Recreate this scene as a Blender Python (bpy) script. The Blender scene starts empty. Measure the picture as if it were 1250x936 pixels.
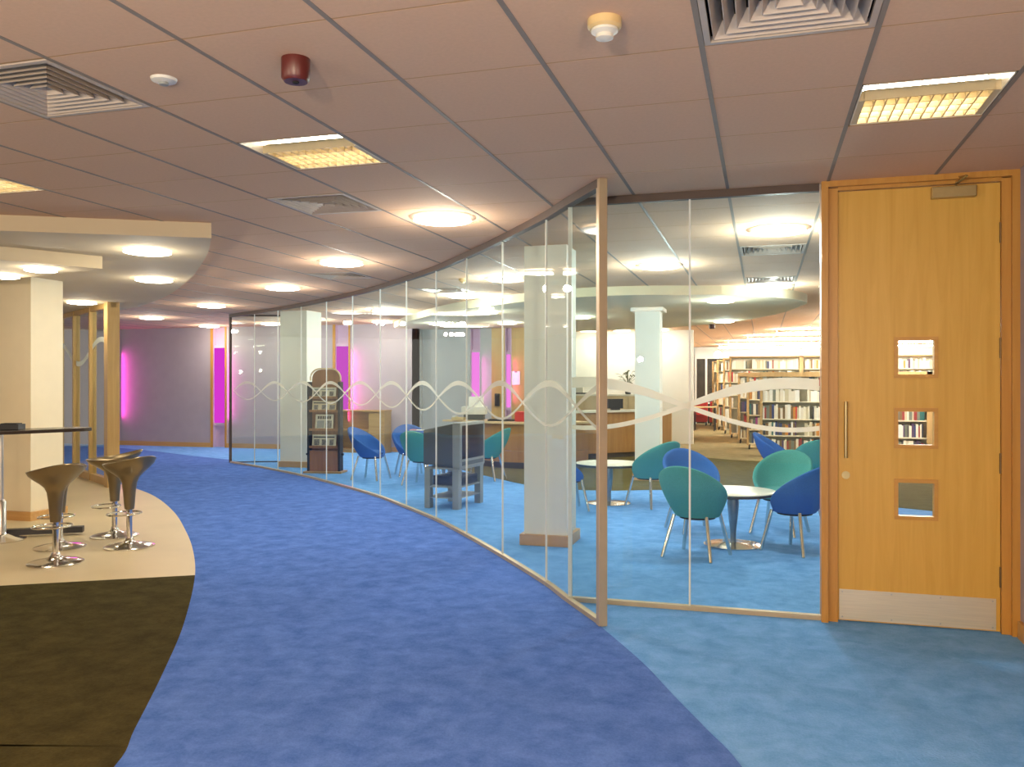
import bpy, bmesh, math, random
from math import sin, cos, pi, radians, sqrt, atan2, hypot
from mathutils import Vector, Matrix

random.seed(7)
scene = bpy.context.scene
COL = scene.collection

# ------------------------------------------------------------------ camera, world, exposure
EYE = 1.48
YAW = 0.28829
FPX = 1033.3
cam_data = bpy.data.cameras.new('camera')
cam_data.sensor_width = 36.0
cam_data.lens = FPX / 1250 * 36.0
cam_data.shift_y = -2 / 1250
cam_data.clip_end = 200
cam = bpy.data.objects.new('camera', cam_data)
cam.location = (0, 0, EYE)
cam.rotation_euler = (pi / 2, 0, YAW)
COL.objects.link(cam)
scene.camera = cam

world = bpy.data.worlds.new('world')
scene.world = world
world.use_nodes = True
world.node_tree.nodes['Background'].inputs[0].default_value = (1.0, 0.90, 0.80, 1)
world.node_tree.nodes['Background'].inputs[1].default_value = 0.30

scene.view_settings.view_transform = 'Standard'
scene.view_settings.look = 'None'
scene.view_settings.gamma = 1.0
scene.view_settings.use_curve_mapping = False
scene.view_settings.exposure = 1.0

CEIL = EYE + 1.234          # 2.714
SOFFIT = EYE + 1.116        # 2.596
GX, GY, GP = -2.616, 2.585, 0.6   # origin and pitch of the ceiling grid


def lamp_area(name, loc, size, power, color, rot=(0, 0, 0), size_y=None):
    d = bpy.data.lights.new(name, 'AREA')
    d.shape = 'RECTANGLE'
    d.size = size
    d.size_y = size_y or size
    d.energy = power
    d.color = color
    o = bpy.data.objects.new(name, d)
    o.location = loc
    o.rotation_euler = rot
    COL.objects.link(o)
    return o


# light colours, WARM for the added hall fill
WARM = (1.0, 0.79, 0.55)
NEUT = (1.0, 0.90, 0.76)
COOL = (0.97, 0.98, 1.0)
def lamp_point(name, loc, power, color, radius=0.12):
    d = bpy.data.lights.new(name, 'POINT')
    d.energy = power
    d.color = color
    d.shadow_soft_size = radius
    o = bpy.data.objects.new(name, d)
    o.location = loc
    COL.objects.link(o)
    return o


# unseen fill lights added behind and beside the camera to lift the ceiling
for lx, ly, pw in [(-5.4, 1.2, 26), (-3.4, -0.8, 72), (-0.6, -0.9, 165), (-2.0, -3.2, 115), (-6.2, -1.5, 40), (0.8, 0.4, 40)]:
    lamp_point('hall_fill', (lx, ly, CEIL - 0.85), pw, WARM, 0.045)

# ------------------------------------------------------------------ materials
MATS = {}


def newmat(name):
    m = bpy.data.materials.new(name)
    m.use_nodes = True
    nt = m.node_tree
    return m, nt, nt.nodes['Principled BSDF']


def mat(name, color, rough=0.5, metal=0.0, noise=0.0, scale=20.0, bump=0.0, stretch=(1, 1, 1), spec=0.5, detail=4.0):
    m, nt, b = newmat(name)
    b.inputs['Roughness'].default_value = rough
    b.inputs['Metallic'].default_value = metal
    b.inputs['Specular IOR Level'].default_value = spec
    b.inputs['Base Color'].default_value = (*color, 1)
    if noise or bump:
        tc = nt.nodes.new('ShaderNodeTexCoord')
        mp = nt.nodes.new('ShaderNodeMapping')
        mp.inputs['Scale'].default_value = stretch
        nz = nt.nodes.new('ShaderNodeTexNoise')
        nz.inputs['Scale'].default_value = scale
        nz.inputs['Detail'].default_value = detail
        nt.links.new(tc.outputs['Object'], mp.inputs['Vector'])
        nt.links.new(mp.outputs['Vector'], nz.inputs['Vector'])
        if noise:
            r = nt.nodes.new('ShaderNodeValToRGB')
            r.color_ramp.elements[0].position = 0.3
            r.color_ramp.elements[1].position = 0.7
            r.color_ramp.elements[0].color = (*[c * (1 - noise) for c in color], 1)
            r.color_ramp.elements[1].color = (*[min(1, c * (1 + noise)) for c in color], 1)
            nt.links.new(nz.outputs['Fac'], r.inputs['Fac'])
            nt.links.new(r.outputs['Color'], b.inputs['Base Color'])
        if bump:
            bp = nt.nodes.new('ShaderNodeBump')
            bp.inputs['Strength'].default_value = bump
            bp.inputs['Distance'].default_value = 0.01
            nt.links.new(nz.outputs['Fac'], bp.inputs['Height'])
            nt.links.new(bp.outputs['Normal'], b.inputs['Normal'])
    MATS[name] = m
    return m


def carpet(name, c1, c2):
    m, nt, b = newmat(name)
    b.inputs['Roughness'].default_value = 0.95
    b.inputs['Specular IOR Level'].default_value = 0.1
    tc = nt.nodes.new('ShaderNodeTexCoord')
    n1 = nt.nodes.new('ShaderNodeTexNoise')
    n1.inputs['Scale'].default_value = 6.0
    n1.inputs['Detail'].default_value = 8
    n1.inputs['Roughness'].default_value = 0.68
    n1.inputs['Distortion'].default_value = 0.25
    n2 = nt.nodes.new('ShaderNodeTexNoise')
    n2.inputs['Scale'].default_value = 90
    n2.inputs['Detail'].default_value = 4
    r = nt.nodes.new('ShaderNodeValToRGB')
    r.color_ramp.elements[0].position = 0.32
    r.color_ramp.elements[1].position = 0.68
    r.color_ramp.elements[0].color = (*c1, 1)
    r.color_ramp.elements[1].color = (*c2, 1)
    mx = nt.nodes.new('ShaderNodeMath')
    mx.operation = 'MULTIPLY_ADD'
    mx.inputs[1].default_value = 0.3
    sub = nt.nodes.new('ShaderNodeMath')
    sub.operation = 'ADD'
    sub.inputs[1].default_value = -0.15
    nt.links.new(tc.outputs['Object'], n1.inputs['Vector'])
    nt.links.new(tc.outputs['Object'], n2.inputs['Vector'])
    nt.links.new(n2.outputs['Fac'], mx.inputs[0])
    nt.links.new(n1.outputs['Fac'], sub.inputs[0])
    nt.links.new(sub.outputs[0], mx.inputs[2])
    nt.links.new(mx.outputs[0], r.inputs['Fac'])
    nt.links.new(r.outputs['Color'], b.inputs['Base Color'])
    bp = nt.nodes.new('ShaderNodeBump')
    bp.inputs['Strength'].default_value = 0.25
    bp.inputs['Distance'].default_value = 0.01
    nt.links.new(n2.outputs['Fac'], bp.inputs['Height'])
    nt.links.new(bp.outputs['Normal'], b.inputs['Normal'])
    return m


def wood(name, c1, c2, axis='Z', rough=0.38):
    m, nt, b = newmat(name)
    b.inputs['Roughness'].default_value = rough
    tc = nt.nodes.new('ShaderNodeTexCoord')
    mp = nt.nodes.new('ShaderNodeMapping')
    s = {'Z': (9, 9, 0.55), 'X': (0.55, 9, 9), 'Y': (9, 0.55, 9)}[axis]
    mp.inputs['Scale'].default_value = s
    nz = nt.nodes.new('ShaderNodeTexNoise')
    nz.inputs['Scale'].default_value = 2.2
    nz.inputs['Detail'].default_value = 7
    nz.inputs['Roughness'].default_value = 0.6
    nz.inputs['Distortion'].default_value = 0.8
    r = nt.nodes.new('ShaderNodeValToRGB')
    r.color_ramp.elements[0].position = 0.3
    r.color_ramp.elements[1].position = 0.72
    r.color_ramp.elements[0].color = (*c1, 1)
    r.color_ramp.elements[1].color = (*c2, 1)
    nt.links.new(tc.outputs['Object'], mp.inputs['Vector'])
    nt.links.new(mp.outputs['Vector'], nz.inputs['Vector'])
    nt.links.new(nz.outputs['Fac'], r.inputs['Fac'])
    nt.links.new(r.outputs['Color'], b.inputs['Base Color'])
    return m


def emit(name, color, strength):
    m = bpy.data.materials.new(name)
    m.use_nodes = True
    nt = m.node_tree
    nt.nodes.remove(nt.nodes['Principled BSDF'])
    e = nt.nodes.new('ShaderNodeEmission')
    e.inputs[0].default_value = (*color, 1)
    e.inputs[1].default_value = strength
    nt.links.new(e.outputs[0], nt.nodes['Material Output'].inputs[0])
    return m


def glassmat(name, tint=(0.93, 0.965, 0.945), ior=1.45):
    m = bpy.data.materials.new(name)
    m.use_nodes = True
    nt = m.node_tree
    nt.nodes.remove(nt.nodes['Principled BSDF'])
    t = nt.nodes.new('ShaderNodeBsdfTransparent')
    t.inputs[0].default_value = (*tint, 1)
    g = nt.nodes.new('ShaderNodeBsdfGlossy')
    g.inputs['Roughness'].default_value = 0.0
    lw = nt.nodes.new('ShaderNodeLayerWeight')       # Schlick reflectance, the same for both faces of the sheet
    lw.inputs['Blend'].default_value = 0.5
    pw = nt.nodes.new('ShaderNodeMath')
    pw.operation = 'POWER'
    pw.inputs[1].default_value = 5.0
    fr = nt.nodes.new('ShaderNodeMath')
    fr.operation = 'MULTIPLY_ADD'
    fr.inputs[1].default_value = 0.55
    fr.inputs[2].default_value = 0.022
    nt.links.new(lw.outputs['Facing'], pw.inputs[0])
    nt.links.new(pw.outputs[0], fr.inputs[0])
    mx = nt.nodes.new('ShaderNodeMixShader')
    nt.links.new(fr.outputs[0], mx.inputs[0])
    nt.links.new(t.outputs[0], mx.inputs[1])
    nt.links.new(g.outputs[0], mx.inputs[2])
    nt.links.new(mx.outputs[0], nt.nodes['Material Output'].inputs[0])
    return m


def frosted(name, color, fac):
    m = bpy.data.materials.new(name)
    m.use_nodes = True
    nt = m.node_tree
    nt.nodes.remove(nt.nodes['Principled BSDF'])
    t = nt.nodes.new('ShaderNodeBsdfTransparent')
    d = nt.nodes.new('ShaderNodeBsdfDiffuse')
    d.inputs[0].default_value = (*color, 1)
    tl = nt.nodes.new('ShaderNodeBsdfTranslucent')
    tl.inputs[0].default_value = (*color, 1)
    m1 = nt.nodes.new('ShaderNodeMixShader')
    m1.inputs[0].default_value = 0.5
    m2 = nt.nodes.new('ShaderNodeMixShader')
    m2.inputs[0].default_value = fac
    nt.links.new(d.outputs[0], m1.inputs[1])
    nt.links.new(tl.outputs[0], m1.inputs[2])
    nt.links.new(t.outputs[0], m2.inputs[1])
    nt.links.new(m1.outputs[0], m2.inputs[2])
    nt.links.new(m2.outputs[0], nt.nodes['Material Output'].inputs[0])
    return m


M_path = carpet('carpet_path', (0.058, 0.145, 0.50), (0.125, 0.250, 0.70))
M_azure = carpet('carpet_azure', (0.115, 0.330, 0.74), (0.215, 0.475, 0.94))
M_brown = carpet('carpet_brown', (0.036, 0.029, 0.007), (0.072, 0.059, 0.017))
M_olive = carpet('carpet_olive', (0.100, 0.085, 0.028), (0.150, 0.125, 0.048))
M_sand = carpet('carpet_sand', (0.27, 0.22, 0.11), (0.38, 0.31, 0.17))
M_vinyl = mat('vinyl', (0.64, 0.52, 0.31), 0.45, noise=0.05, scale=1.5)
M_tile = mat('ceiling_tile', (0.68, 0.435, 0.275), 0.9, noise=0.03, scale=60, bump=0.05)
M_slab = mat('ceiling_slab', (0.22, 0.13, 0.07), 0.9, noise=0.05)
M_tee = mat('tee_grey', (0.25, 0.205, 0.165), 0.6, noise=0.04)
M_crosstee = mat('tee_tan', (0.50, 0.28, 0.12), 0.7, noise=0.04)
M_soffit = mat('soffit_cream', (0.60, 0.50, 0.33), 0.8, noise=0.02, scale=3)
M_soffit2 = mat('soffit_olive_cream', (0.66, 0.60, 0.42), 0.8, noise=0.02, scale=3)
M_white = mat('white_paint', (0.80, 0.78, 0.70), 0.7, noise=0.02, scale=5)
M_whiter = mat('white_wall_paint', (0.85, 0.84, 0.80), 0.8, noise=0.02, scale=5)
M_cream = mat('cream_paint', (0.78, 0.68, 0.48), 0.7, noise=0.02, scale=5)
M_mauve = mat('mauve_paint', (0.40, 0.345, 0.37), 0.8, noise=0.03, scale=4)
M_grey = mat('grey_paint', (0.42, 0.43, 0.42), 0.8, noise=0.03, scale=4)
M_door = wood('door_veneer', (0.60, 0.335, 0.048), (0.70, 0.41, 0.075), 'Z', 0.42)
M_jamb = wood('jamb_wood', (0.48, 0.22, 0.035), (0.58, 0.29, 0.055), 'Z', 0.38)
M_bead = wood('bead_wood', (0.52, 0.25, 0.040), (0.62, 0.32, 0.065), 'X', 0.38)
M_skirt = wood('skirting_wood', (0.50, 0.27, 0.08), (0.60, 0.34, 0.12), 'X', 0.4)
M_desk = wood('desk_wood', (0.36, 0.17, 0.045), (0.47, 0.24, 0.07), 'Z', 0.4)
M_desktop = wood('desk_top_wood', (0.68, 0.48, 0.25), (0.78, 0.58, 0.33), 'X', 0.4)
M_panel = wood('panel_wood', (0.46, 0.29, 0.09), (0.54, 0.36, 0.13), 'Z', 0.4)
M_shelfwood = wood('shelf_wood', (0.45, 0.27, 0.10), (0.57, 0.37, 0.16), 'Z', 0.45)
M_rackwood = wood('rack_wood', (0.24, 0.10, 0.030), (0.36, 0.17, 0.06), 'Z', 0.35)
M_casewood = wood('bookcase_wood', (0.36, 0.20, 0.055), (0.47, 0.28, 0.09), 'X', 0.45)
M_frame = wood('glazing_frame_wood', (0.50, 0.30, 0.09), (0.60, 0.38, 0.13), 'Z', 0.4)
M_rail = mat('bronze_rail', (0.085, 0.055, 0.043), 0.55, 0.1, noise=0.05, scale=8)
M_sill = mat('champagne_rail', (0.56, 0.45, 0.29), 0.38, 0.5, noise=0.05, scale=8)
M_joint = mat('silicone_joint', (0.74, 0.75, 0.70), 0.4, noise=0.02)
M_glass = glassmat('partition_glass', (0.935, 0.972, 0.955), 1.38)
M_glass2 = glassmat('pane_glass', (0.95, 0.97, 0.96), 1.45)
M_frost2 = frosted('etched_glass_faint', (0.78, 0.76, 0.66), 0.55)
M_frost = frosted('etched_glass', (0.95, 0.92, 0.82), 0.90)
M_chrome = mat('chrome', (0.72, 0.70, 0.66), 0.14, 1.0, noise=0.02)
M_steel = mat('brushed_steel', (0.62, 0.58, 0.52), 0.32, 1.0, noise=0.06, scale=30, stretch=(0.2, 1, 30))
M_gun = mat('gunmetal', (0.30, 0.32, 0.34), 0.28, 1.0, noise=0.05)
M_kick = mat('kick_steel', (0.80, 0.70, 0.53), 0.42, 0.75, noise=0.05, scale=14, stretch=(0.4, 1, 12))
M_brass = mat('satin_brass', (0.50, 0.40, 0.20), 0.35, 0.9, noise=0.05)
M_hinge = mat('aged_brass', (0.16, 0.10, 0.04), 0.45, 0.6, noise=0.05)
M_bronze = mat('bronze_shell', (0.235, 0.180, 0.100), 0.30, 0.7, noise=0.06, scale=6)
M_dark = mat('dark_plastic', (0.020, 0.020, 0.024), 0.45, noise=0.05)
M_black = mat('black_gap', (0.008, 0.008, 0.010), 0.7, noise=0.05)
M_vent = mat('vent_enamel', (0.48, 0.40, 0.33), 0.5, noise=0.03)
M_fitting = mat('fitting_enamel', (0.80, 0.72, 0.56), 0.4, noise=0.02)
M_louvre = mat('louvre_metal', (0.62, 0.52, 0.33), 0.35, 0.5, noise=0.02)
M_red = mat('red_plastic', (0.095, 0.011, 0.008), 0.35, noise=0.08)
M_ivory = mat('ivory_plastic', (0.62, 0.46, 0.22), 0.5, noise=0.05)
M_offwhite = mat('offwhite_plastic', (0.68, 0.66, 0.58), 0.4, noise=0.03)
M_blue = mat('blue_fabric', (0.036, 0.130, 0.43), 0.85, noise=0.16, scale=160, bump=0.12, spec=0.2)
M_teal = mat('teal_fabric', (0.075, 0.320, 0.300), 0.85, noise=0.16, scale=160, bump=0.12, spec=0.2)
M_table = mat('table_laminate', (0.80, 0.77, 0.66), 0.28, noise=0.02)
M_tableedge = mat('table_edge', (0.06, 0.045, 0.035), 0.5, noise=0.03)
M_bar = mat('bar_top_dark', (0.035, 0.022, 0.014), 0.25, noise=0.1, scale=10)
M_tvgrey = mat('tv_grey', (0.26, 0.27, 0.25), 0.5, noise=0.04)
M_tvdark = mat('tv_dark_grey', (0.075, 0.085, 0.080), 0.55, noise=0.05)
M_screen = mat('tv_screen', (0.010, 0.012, 0.022), 0.08, noise=0.05)
M_paper = mat('newsprint', (0.60, 0.55, 0.40), 0.9, noise=0.06, scale=40)
M_ink = mat('newsprint_ink', (0.07, 0.065, 0.06), 0.9, noise=0.2, scale=60)
M_photo = mat('newsprint_photo', (0.20, 0.18, 0.15), 0.9, noise=0.6, scale=40)
M_whitepaper = mat('white_paper', (0.82, 0.80, 0.72), 0.8, noise=0.02)
M_leaf = mat('leaf_green', (0.055, 0.085, 0.035), 0.6, noise=0.3, scale=8)
M_pot = mat('pot_dark', (0.05, 0.055, 0.06), 0.5, noise=0.1)
M_beige = mat('beige_laminate', (0.62, 0.50, 0.30), 0.5, noise=0.04)
M_shelfmetal = mat('shelf_cream_metal', (0.74, 0.66, 0.48), 0.5, noise=0.03)
M_lavslot = mat('slot_lining', (0.62, 0.45, 0.60), 0.8, noise=0.02)
M_redseat = mat('red_fabric', (0.50, 0.03, 0.025), 0.8, noise=0.1, scale=60)
M_night = mat('night_window', (0.035, 0.025, 0.016), 0.25, noise=0.5, scale=2.5)
M_rubber = mat('black_rubber', (0.012, 0.012, 0.012), 0.8, noise=0.05)


def glow_disc(name, color, centre, edge):
    """lit glass disc: brightest over the lamp at its middle"""
    m = emit(name, color, 1.0)
    nt = m.node_tree
    e = [n for n in nt.nodes if n.type == 'EMISSION'][0]
    tc = nt.nodes.new('ShaderNodeTexCoord')
    ln = nt.nodes.new('ShaderNodeVectorMath')
    ln.operation = 'LENGTH'
    mr = nt.nodes.new('ShaderNodeMapRange')
    mr.interpolation_type = 'SMOOTHSTEP'
    mr.inputs['From Min'].default_value = 0.06
    mr.inputs['From Max'].default_value = 0.23
    mr.inputs['To Min'].default_value = centre
    mr.inputs['To Max'].default_value = edge
    nt.links.new(tc.outputs['Object'], ln.inputs[0])
    nt.links.new(ln.outputs['Value'], mr.inputs['Value'])
    nt.links.new(mr.outputs['Result'], e.inputs[1])
    return m


E_down = glow_disc('downlight_glow', (1.0, 0.93, 0.80), 22, 1.0)
E_down2 = glow_disc('downlight_glow_warm', (1.0, 0.90, 0.70), 16, 0.9)
E_tube = emit('fluorescent_glow', (1.0, 0.93, 0.78), 13)
E_lib = emit('library_strip_glow', (1.0, 0.965, 0.90), 52)
E_mag = emit('magenta_slot_glow', (1.0, 0.060, 0.92), 0.34)
E_pink = emit('pink_slot_glow', (1.0, 0.24, 0.84), 0.62)


# ------------------------------------------------------------------ mesh helpers
class MB:
    def __init__(self):
        self.v, self.f = [], []

    def add(self, verts, faces):
        n = len(self.v)
        self.v += [tuple(p) for p in verts]
        self.f += [tuple(i + n for i in q) for q in faces]
        return self

    def box(self, x0, x1, y0, y1, z0, z1):
        return self.add([(x0, y0, z0), (x1, y0, z0), (x1, y1, z0), (x0, y1, z0), (x0, y0, z1), (x1, y0, z1), (x1, y1, z1), (x0, y1, z1)],
                        [(3, 2, 1, 0), (4, 5, 6, 7), (0, 1, 5, 4), (1, 2, 6, 5), (2, 3, 7, 6), (3, 0, 4, 7)])

    def obox(self, a, b, w, z0, z1, side=0.0):
        """upright slab from a to b (plan points), w thick; side shifts it along the normal"""
        dx, dy = b[0] - a[0], b[1] - a[1]
        L = hypot(dx, dy)
        nx, ny = -dy / L, dx / L
        o0, o1 = side - w / 2, side + w / 2
        P = [(a[0] + nx * o0, a[1] + ny * o0), (b[0] + nx * o0, b[1] + ny * o0), (b[0] + nx * o1, b[1] + ny * o1), (a[0] + nx * o1, a[1] + ny * o1)]
        return self.prism(P, z0, z1)

    def prism(self, P, z0, z1):
        n = len(P)
        area = sum(P[i][0] * P[(i + 1) % n][1] - P[(i + 1) % n][0] * P[i][1] for i in range(n))
        if area < 0:
            P = P[::-1]
        V = [(p[0], p[1], z0) for p in P] + [(p[0], p[1], z1) for p in P]
        F = [tuple(range(n))[::-1], tuple(range(n, 2 * n))] + [(i, (i + 1) % n, n + (i + 1) % n, n + i) for i in range(n)]
        return self.add(V, F)

    def lathe(self, prof, n=24, c=(0, 0, 0), cap0=True, cap1=True):
        V, F = [], []
        for r, z in prof:
            for k in range(n):
                a = 2 * pi * k / n
                V.append((c[0] + r * cos(a), c[1] + r * sin(a), c[2] + z))
        m = len(prof)
        for i in range(m - 1):
            for k in range(n):
                F.append((i * n + k, i * n + (k + 1) % n, (i + 1) * n + (k + 1) % n, (i + 1) * n + k))
        if cap0:
            F.append(tuple(range(n))[::-1])
        if cap1:
            F.append(tuple(range((m - 1) * n, m * n)))
        return self.add(V, F)

    def tube(self, pts, r, n=8, closed=False):
        pts = [Vector(p) for p in pts]
        m = len(pts)
        V, F = [], []
        for i, p in enumerate(pts):
            if closed:
                d = pts[(i + 1) % m] - pts[i - 1]
            else:
                d = pts[min(i + 1, m - 1)] - pts[max(i - 1, 0)]
            d.normalize()
            up = Vector((0, 0, 1)) if abs(d.z) < 0.95 else Vector((1, 0, 0))
            s = d.cross(up).normalized()
            t = s.cross(d).normalized()
            rr = r[i] if isinstance(r, (list, tuple)) else r
            for k in range(n):
                a = 2 * pi * k / n
                V.append(p + s * (rr * cos(a)) + t * (rr * sin(a)))
        mm = m if closed else m - 1
        for i in range(mm):
            j = (i + 1) % m
            for k in range(n):
                F.append((i * n + k, i * n + (k + 1) % n, j * n + (k + 1) % n, j * n + k))
        if not closed:
            F.append(tuple(range(n))[::-1])
            F.append(tuple(range((m - 1) * n, m * n)))
        return self.add(V, F)

    def mesh(self, name, material, smooth=False):
        me = bpy.data.meshes.new(name)
        me.from_pydata(self.v, [], self.f)
        bm = bmesh.new()
        bm.from_mesh(me)
        bmesh.ops.recalc_face_normals(bm, faces=bm.faces)
        bm.to_mesh(me)
        bm.free()
        me.materials.append(material)
        if smooth:
            for p in me.polygons:
                p.use_smooth = True
            try:
                me.set_sharp_from_angle(angle=radians(40))
            except Exception:
                pass
        me.update()
        return me

    def build(self, name, material, parent=None, smooth=False, loc=(0, 0, 0), rz=0.0, bevel=0.0):
        me = self.mesh(name, material, smooth)
        o = bpy.data.objects.new(name, me)
        o.location = loc
        o.rotation_euler = (0, 0, rz)
        COL.objects.link(o)
        if parent is not None:
            o.parent = parent
        if bevel:
            b = o.modifiers.new('bevel', 'BEVEL')
            b.width = bevel
            b.segments = 2
        return o


def place(name, me, parent=None, loc=(0, 0, 0), rz=0.0):
    o = bpy.data.objects.new(name, me)
    o.location = loc
    o.rotation_euler = (0, 0, rz)
    if parent is not None:
        o.parent = parent
    COL.objects.link(o)
    return o


def tag(o, label, cat, group=None):
    o['label'] = label
    o['category'] = cat
    if group:
        o['group'] = group
    return o


def thing(name, label, cat, loc=(0, 0, 0), rz=0.0, group=None):
    o = bpy.data.objects.new(name, None)
    o.empty_display_size = 0.1
    o.location = loc
    o.rotation_euler = (0, 0, rz)
    COL.objects.link(o)
    return tag(o, label, cat, group)


def struct(o, label=None, cat=None):
    o['kind'] = 'structure'
    if label:
        o['label'] = label
    if cat:
        o['category'] = cat
    return o


def sempty(name, label, cat, loc=(0, 0, 0), rz=0.0):
    o = thing(name, label, cat, loc, rz)
    o['kind'] = 'structure'
    return o


def dup(root, loc, rz, label, group=None):
    r = root.copy()
    r.location = loc
    r.rotation_euler = (0, 0, rz)
    COL.objects.link(r)
    r['label'] = label
    if group:
        r['group'] = group
    for ch in list(root.children):
        c = ch.copy()
        COL.objects.link(c)
        c.parent = r
        for g in list(ch.children):
            d = g.copy()
            COL.objects.link(d)
            d.parent = c
    return r


def spline(P, n):
    """Catmull-Rom through plan points, n steps a span"""
    P = [Vector((p[0], p[1])) for p in P]
    Q = [P[0] * 2 - P[1]] + P + [P[-1] * 2 - P[-2]]
    out = []
    for i in range(1, len(Q) - 2):
        a, b, c, d = Q[i - 1:i + 3]
        for k in range(n):
            t = k / n
            out.append(0.5 * ((2 * b) + (c - a) * t + (2 * a - 5 * b + 4 * c - d) * t * t + (3 * b - a - 3 * c + d) * t ** 3))
    out.append(P[-1])
    return out


def resample(P, step):
    L = [0.0]
    for a, b in zip(P, P[1:]):
        L.append(L[-1] + (b - a).length)
    n = max(1, int(round(L[-1] / step)))
    out = []
    j = 0
    for k in range(n + 1):
        s = L[-1] * k / n
        while j < len(P) - 2 and L[j + 1] < s:
            j += 1
        t = (s - L[j]) / max(1e-9, L[j + 1] - L[j])
        out.append(P[j].lerp(P[j + 1], min(1, max(0, t))))
    return out


def in_view(x, y, z, margin=40):
    r = x * cos(YAW) + y * sin(YAW)
    d = -x * sin(YAW) + y * cos(YAW)
    if d < 0.3:
        return None
    u = 625 + FPX * r / d
    v = 466 - FPX * (z - EYE) / d
    return (u, v, d) if -margin < u < 1250 + margin and -margin < v < 936 + margin else None


# ------------------------------------------------------------------ floor and its coverings
CURVE = [(-0.943, 5.091), (-1.276, 5.60), (-1.511, 5.98), (-2.085, 6.79), (-2.69, 7.60), (-3.325, 8.40), (-4.0, 9.15), (-4.71, 9.90),
         (-5.41, 10.53), (-6.18, 11.18), (-6.86, 11.73), (-7.68, 12.32), (-8.42, 12.82), (-9.32, 13.36)]
PATH_R = [(0.62, -0.5), (0.50, 1.2), (0.22, 2.5), (-0.08, 3.37), (-0.221, 3.67), (-0.401, 4.035), (-0.61, 4.47), (-0.932, 5.04)]
PATH_L = [(-2.05, -0.5), (-2.08, 1.2), (-2.18, 2.0), (-2.389, 2.685), (-2.565, 3.0), (-2.932, 3.636), (-3.409, 4.414), (-4.152, 5.5), (-4.844, 6.383),
          (-5.53, 7.173), (-6.371, 8.08), (-7.389, 9.042), (-8.28, 9.721), (-9.6, 10.55), (-11.4, 11.65)]

floor_bm = MB().box(-17, 8, -5, 32, -0.12, 0.0)
floor = floor_bm.build('floor', M_azure)
struct(floor)

right_edge = spline(PATH_R, 6) + spline(CURVE, 4)[1:]
left_edge = spline(PATH_L, 6)
far_edge = [Vector(p) for p in [(-9.73, 13.9), (-10.78, 14.33), (-12.38, 15.1), (-13.69, 15.63), (-16.5, 15.9), (-16.5, 13.4), (-13.5, 12.7)]]
path_poly = right_edge + far_edge + left_edge[::-1]
MB().prism(path_poly, 0.0, 0.004).build('blue_path_carpet', M_path, floor)

vl = [p for p in left_edge if p.y > 5.49 and p.x > -9.2]
V0 = Vector((-4.16, 5.51))
dirv = Vector((-1.139, -0.69)).normalized()
vinyl_poly = [V0] + vl + [Vector((-11.4, 11.6)), Vector((-16, 12)), Vector((-16, 3)), V0 + dirv * 12]
MB().prism(vinyl_poly, 0.0, 0.005).build('vinyl_area', M_vinyl, floor)
bl = [p for p in left_edge if p.y < 5.49]
MB().prism(bl + [V0, V0 + dirv * 12, Vector((-15, -0.5))], 0.0, 0.0045).build('brown_carpet', M_brown, floor)
olive = [(-5.6, 14.6), (-5.0, 13.6), (-4.25, 12.73), (-3.319, 11.776), (-2.9, 11.5), (-2.423, 11.365), (-1.9, 11.45), (-1.37, 11.678), (-0.4, 11.75), (0.6, 11.4), (1.7, 10.75), (4.5, 9.4)]
olive_e = spline(olive, 4)
sandline = [(4.5, 16.9), (1.0, 16.2), (-0.62, 16.6), (-1.35, 17.1), (-2.2, 17.6), (-5.6, 18.6)]
MB().prism(olive_e + [Vector(p) for p in sandline], 0.0, 0.004).build('olive_carpet_band', M_olive, floor)
MB().prism([Vector(p) for p in sandline[::-1]] + [Vector((8, 17.5)), Vector((8, 32)), Vector((-6, 32))], 0.0, 0.004).build('sand_carpet', M_sand, floor)

# ------------------------------------------------------------------ ceiling
ceiling = MB().box(-17, 8, -5, 32, CEIL + 0.16, CEIL + 0.26).build('ceiling', M_slab)
struct(ceiling)
TROFFERS = [(0, 2), (5, 2), (-4, 2)]
VENTS = [(-1, 0), (4, 0), (-1, 4), (-4, 10), (4, 9), (4, 13), (-3, 13)]
SKIP = set(TROFFERS + VENTS)
tile_me = MB().box(0.010, 0.590, 0.005, 0.595, 0, 0.02).mesh('ceiling_tile', M_tile)
cells = []
for i in range(-24, 18):
    for j in range(-11, 49):
        if (i, j) in SKIP:
            continue
        x, y = GX + GP * i, GY + GP * j
        if x > 1.43 and y < 5.5:
            continue
        vw = in_view(x + 0.3, y + 0.3, CEIL, 150) or in_view(x + 0.3, y + 0.0, CEIL, 150) or in_view(x, y + .6, CEIL, 150)
        d = vw[2] if vw else 900 + hypot(x, y)
        cells.append((d, i, j, x, y))
cells.sort()
rest = MB()
for n, (d, i, j, x, y) in enumerate(cells):
    if i == 6 and y < 5.5:
        if d < 900:
            MB().box(x + .012, 1.425, y + .005, y + .595, CEIL, CEIL + .02).build('ceiling_tile', M_tile, ceiling)
        continue
    if n < 285 and d < 900:
        place('ceiling_tile', tile_me, ceiling, (x, y, CEIL))
    else:
        rest.box(x + 0.010, x + 0.590, y + 0.005, y + 0.595, CEIL, CEIL + 0.02)
ro = rest.build('far_ceiling_tiles', M_tile, ceiling)
ro['kind'] = 'stuff'
for i in range(-24, 18):
    x = GX + GP * i
    y0 = -4 if x < 1.4 else 5.7
    MB().box(x - 0.010, x + 0.010, y0, 31.4, CEIL - 0.002, CEIL + 0.03).build('main_tee', M_tee, ceiling)
for j in range(-11, 49):
    y = GY + GP * j
    MB().box(-16.9, 1.42 if y < 5.6 else 7.9, y - 0.0051, y + 0.0051, CEIL + 0.0005, CEIL + 0.03).build('cross_tee', M_crosstee, ceiling)


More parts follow.
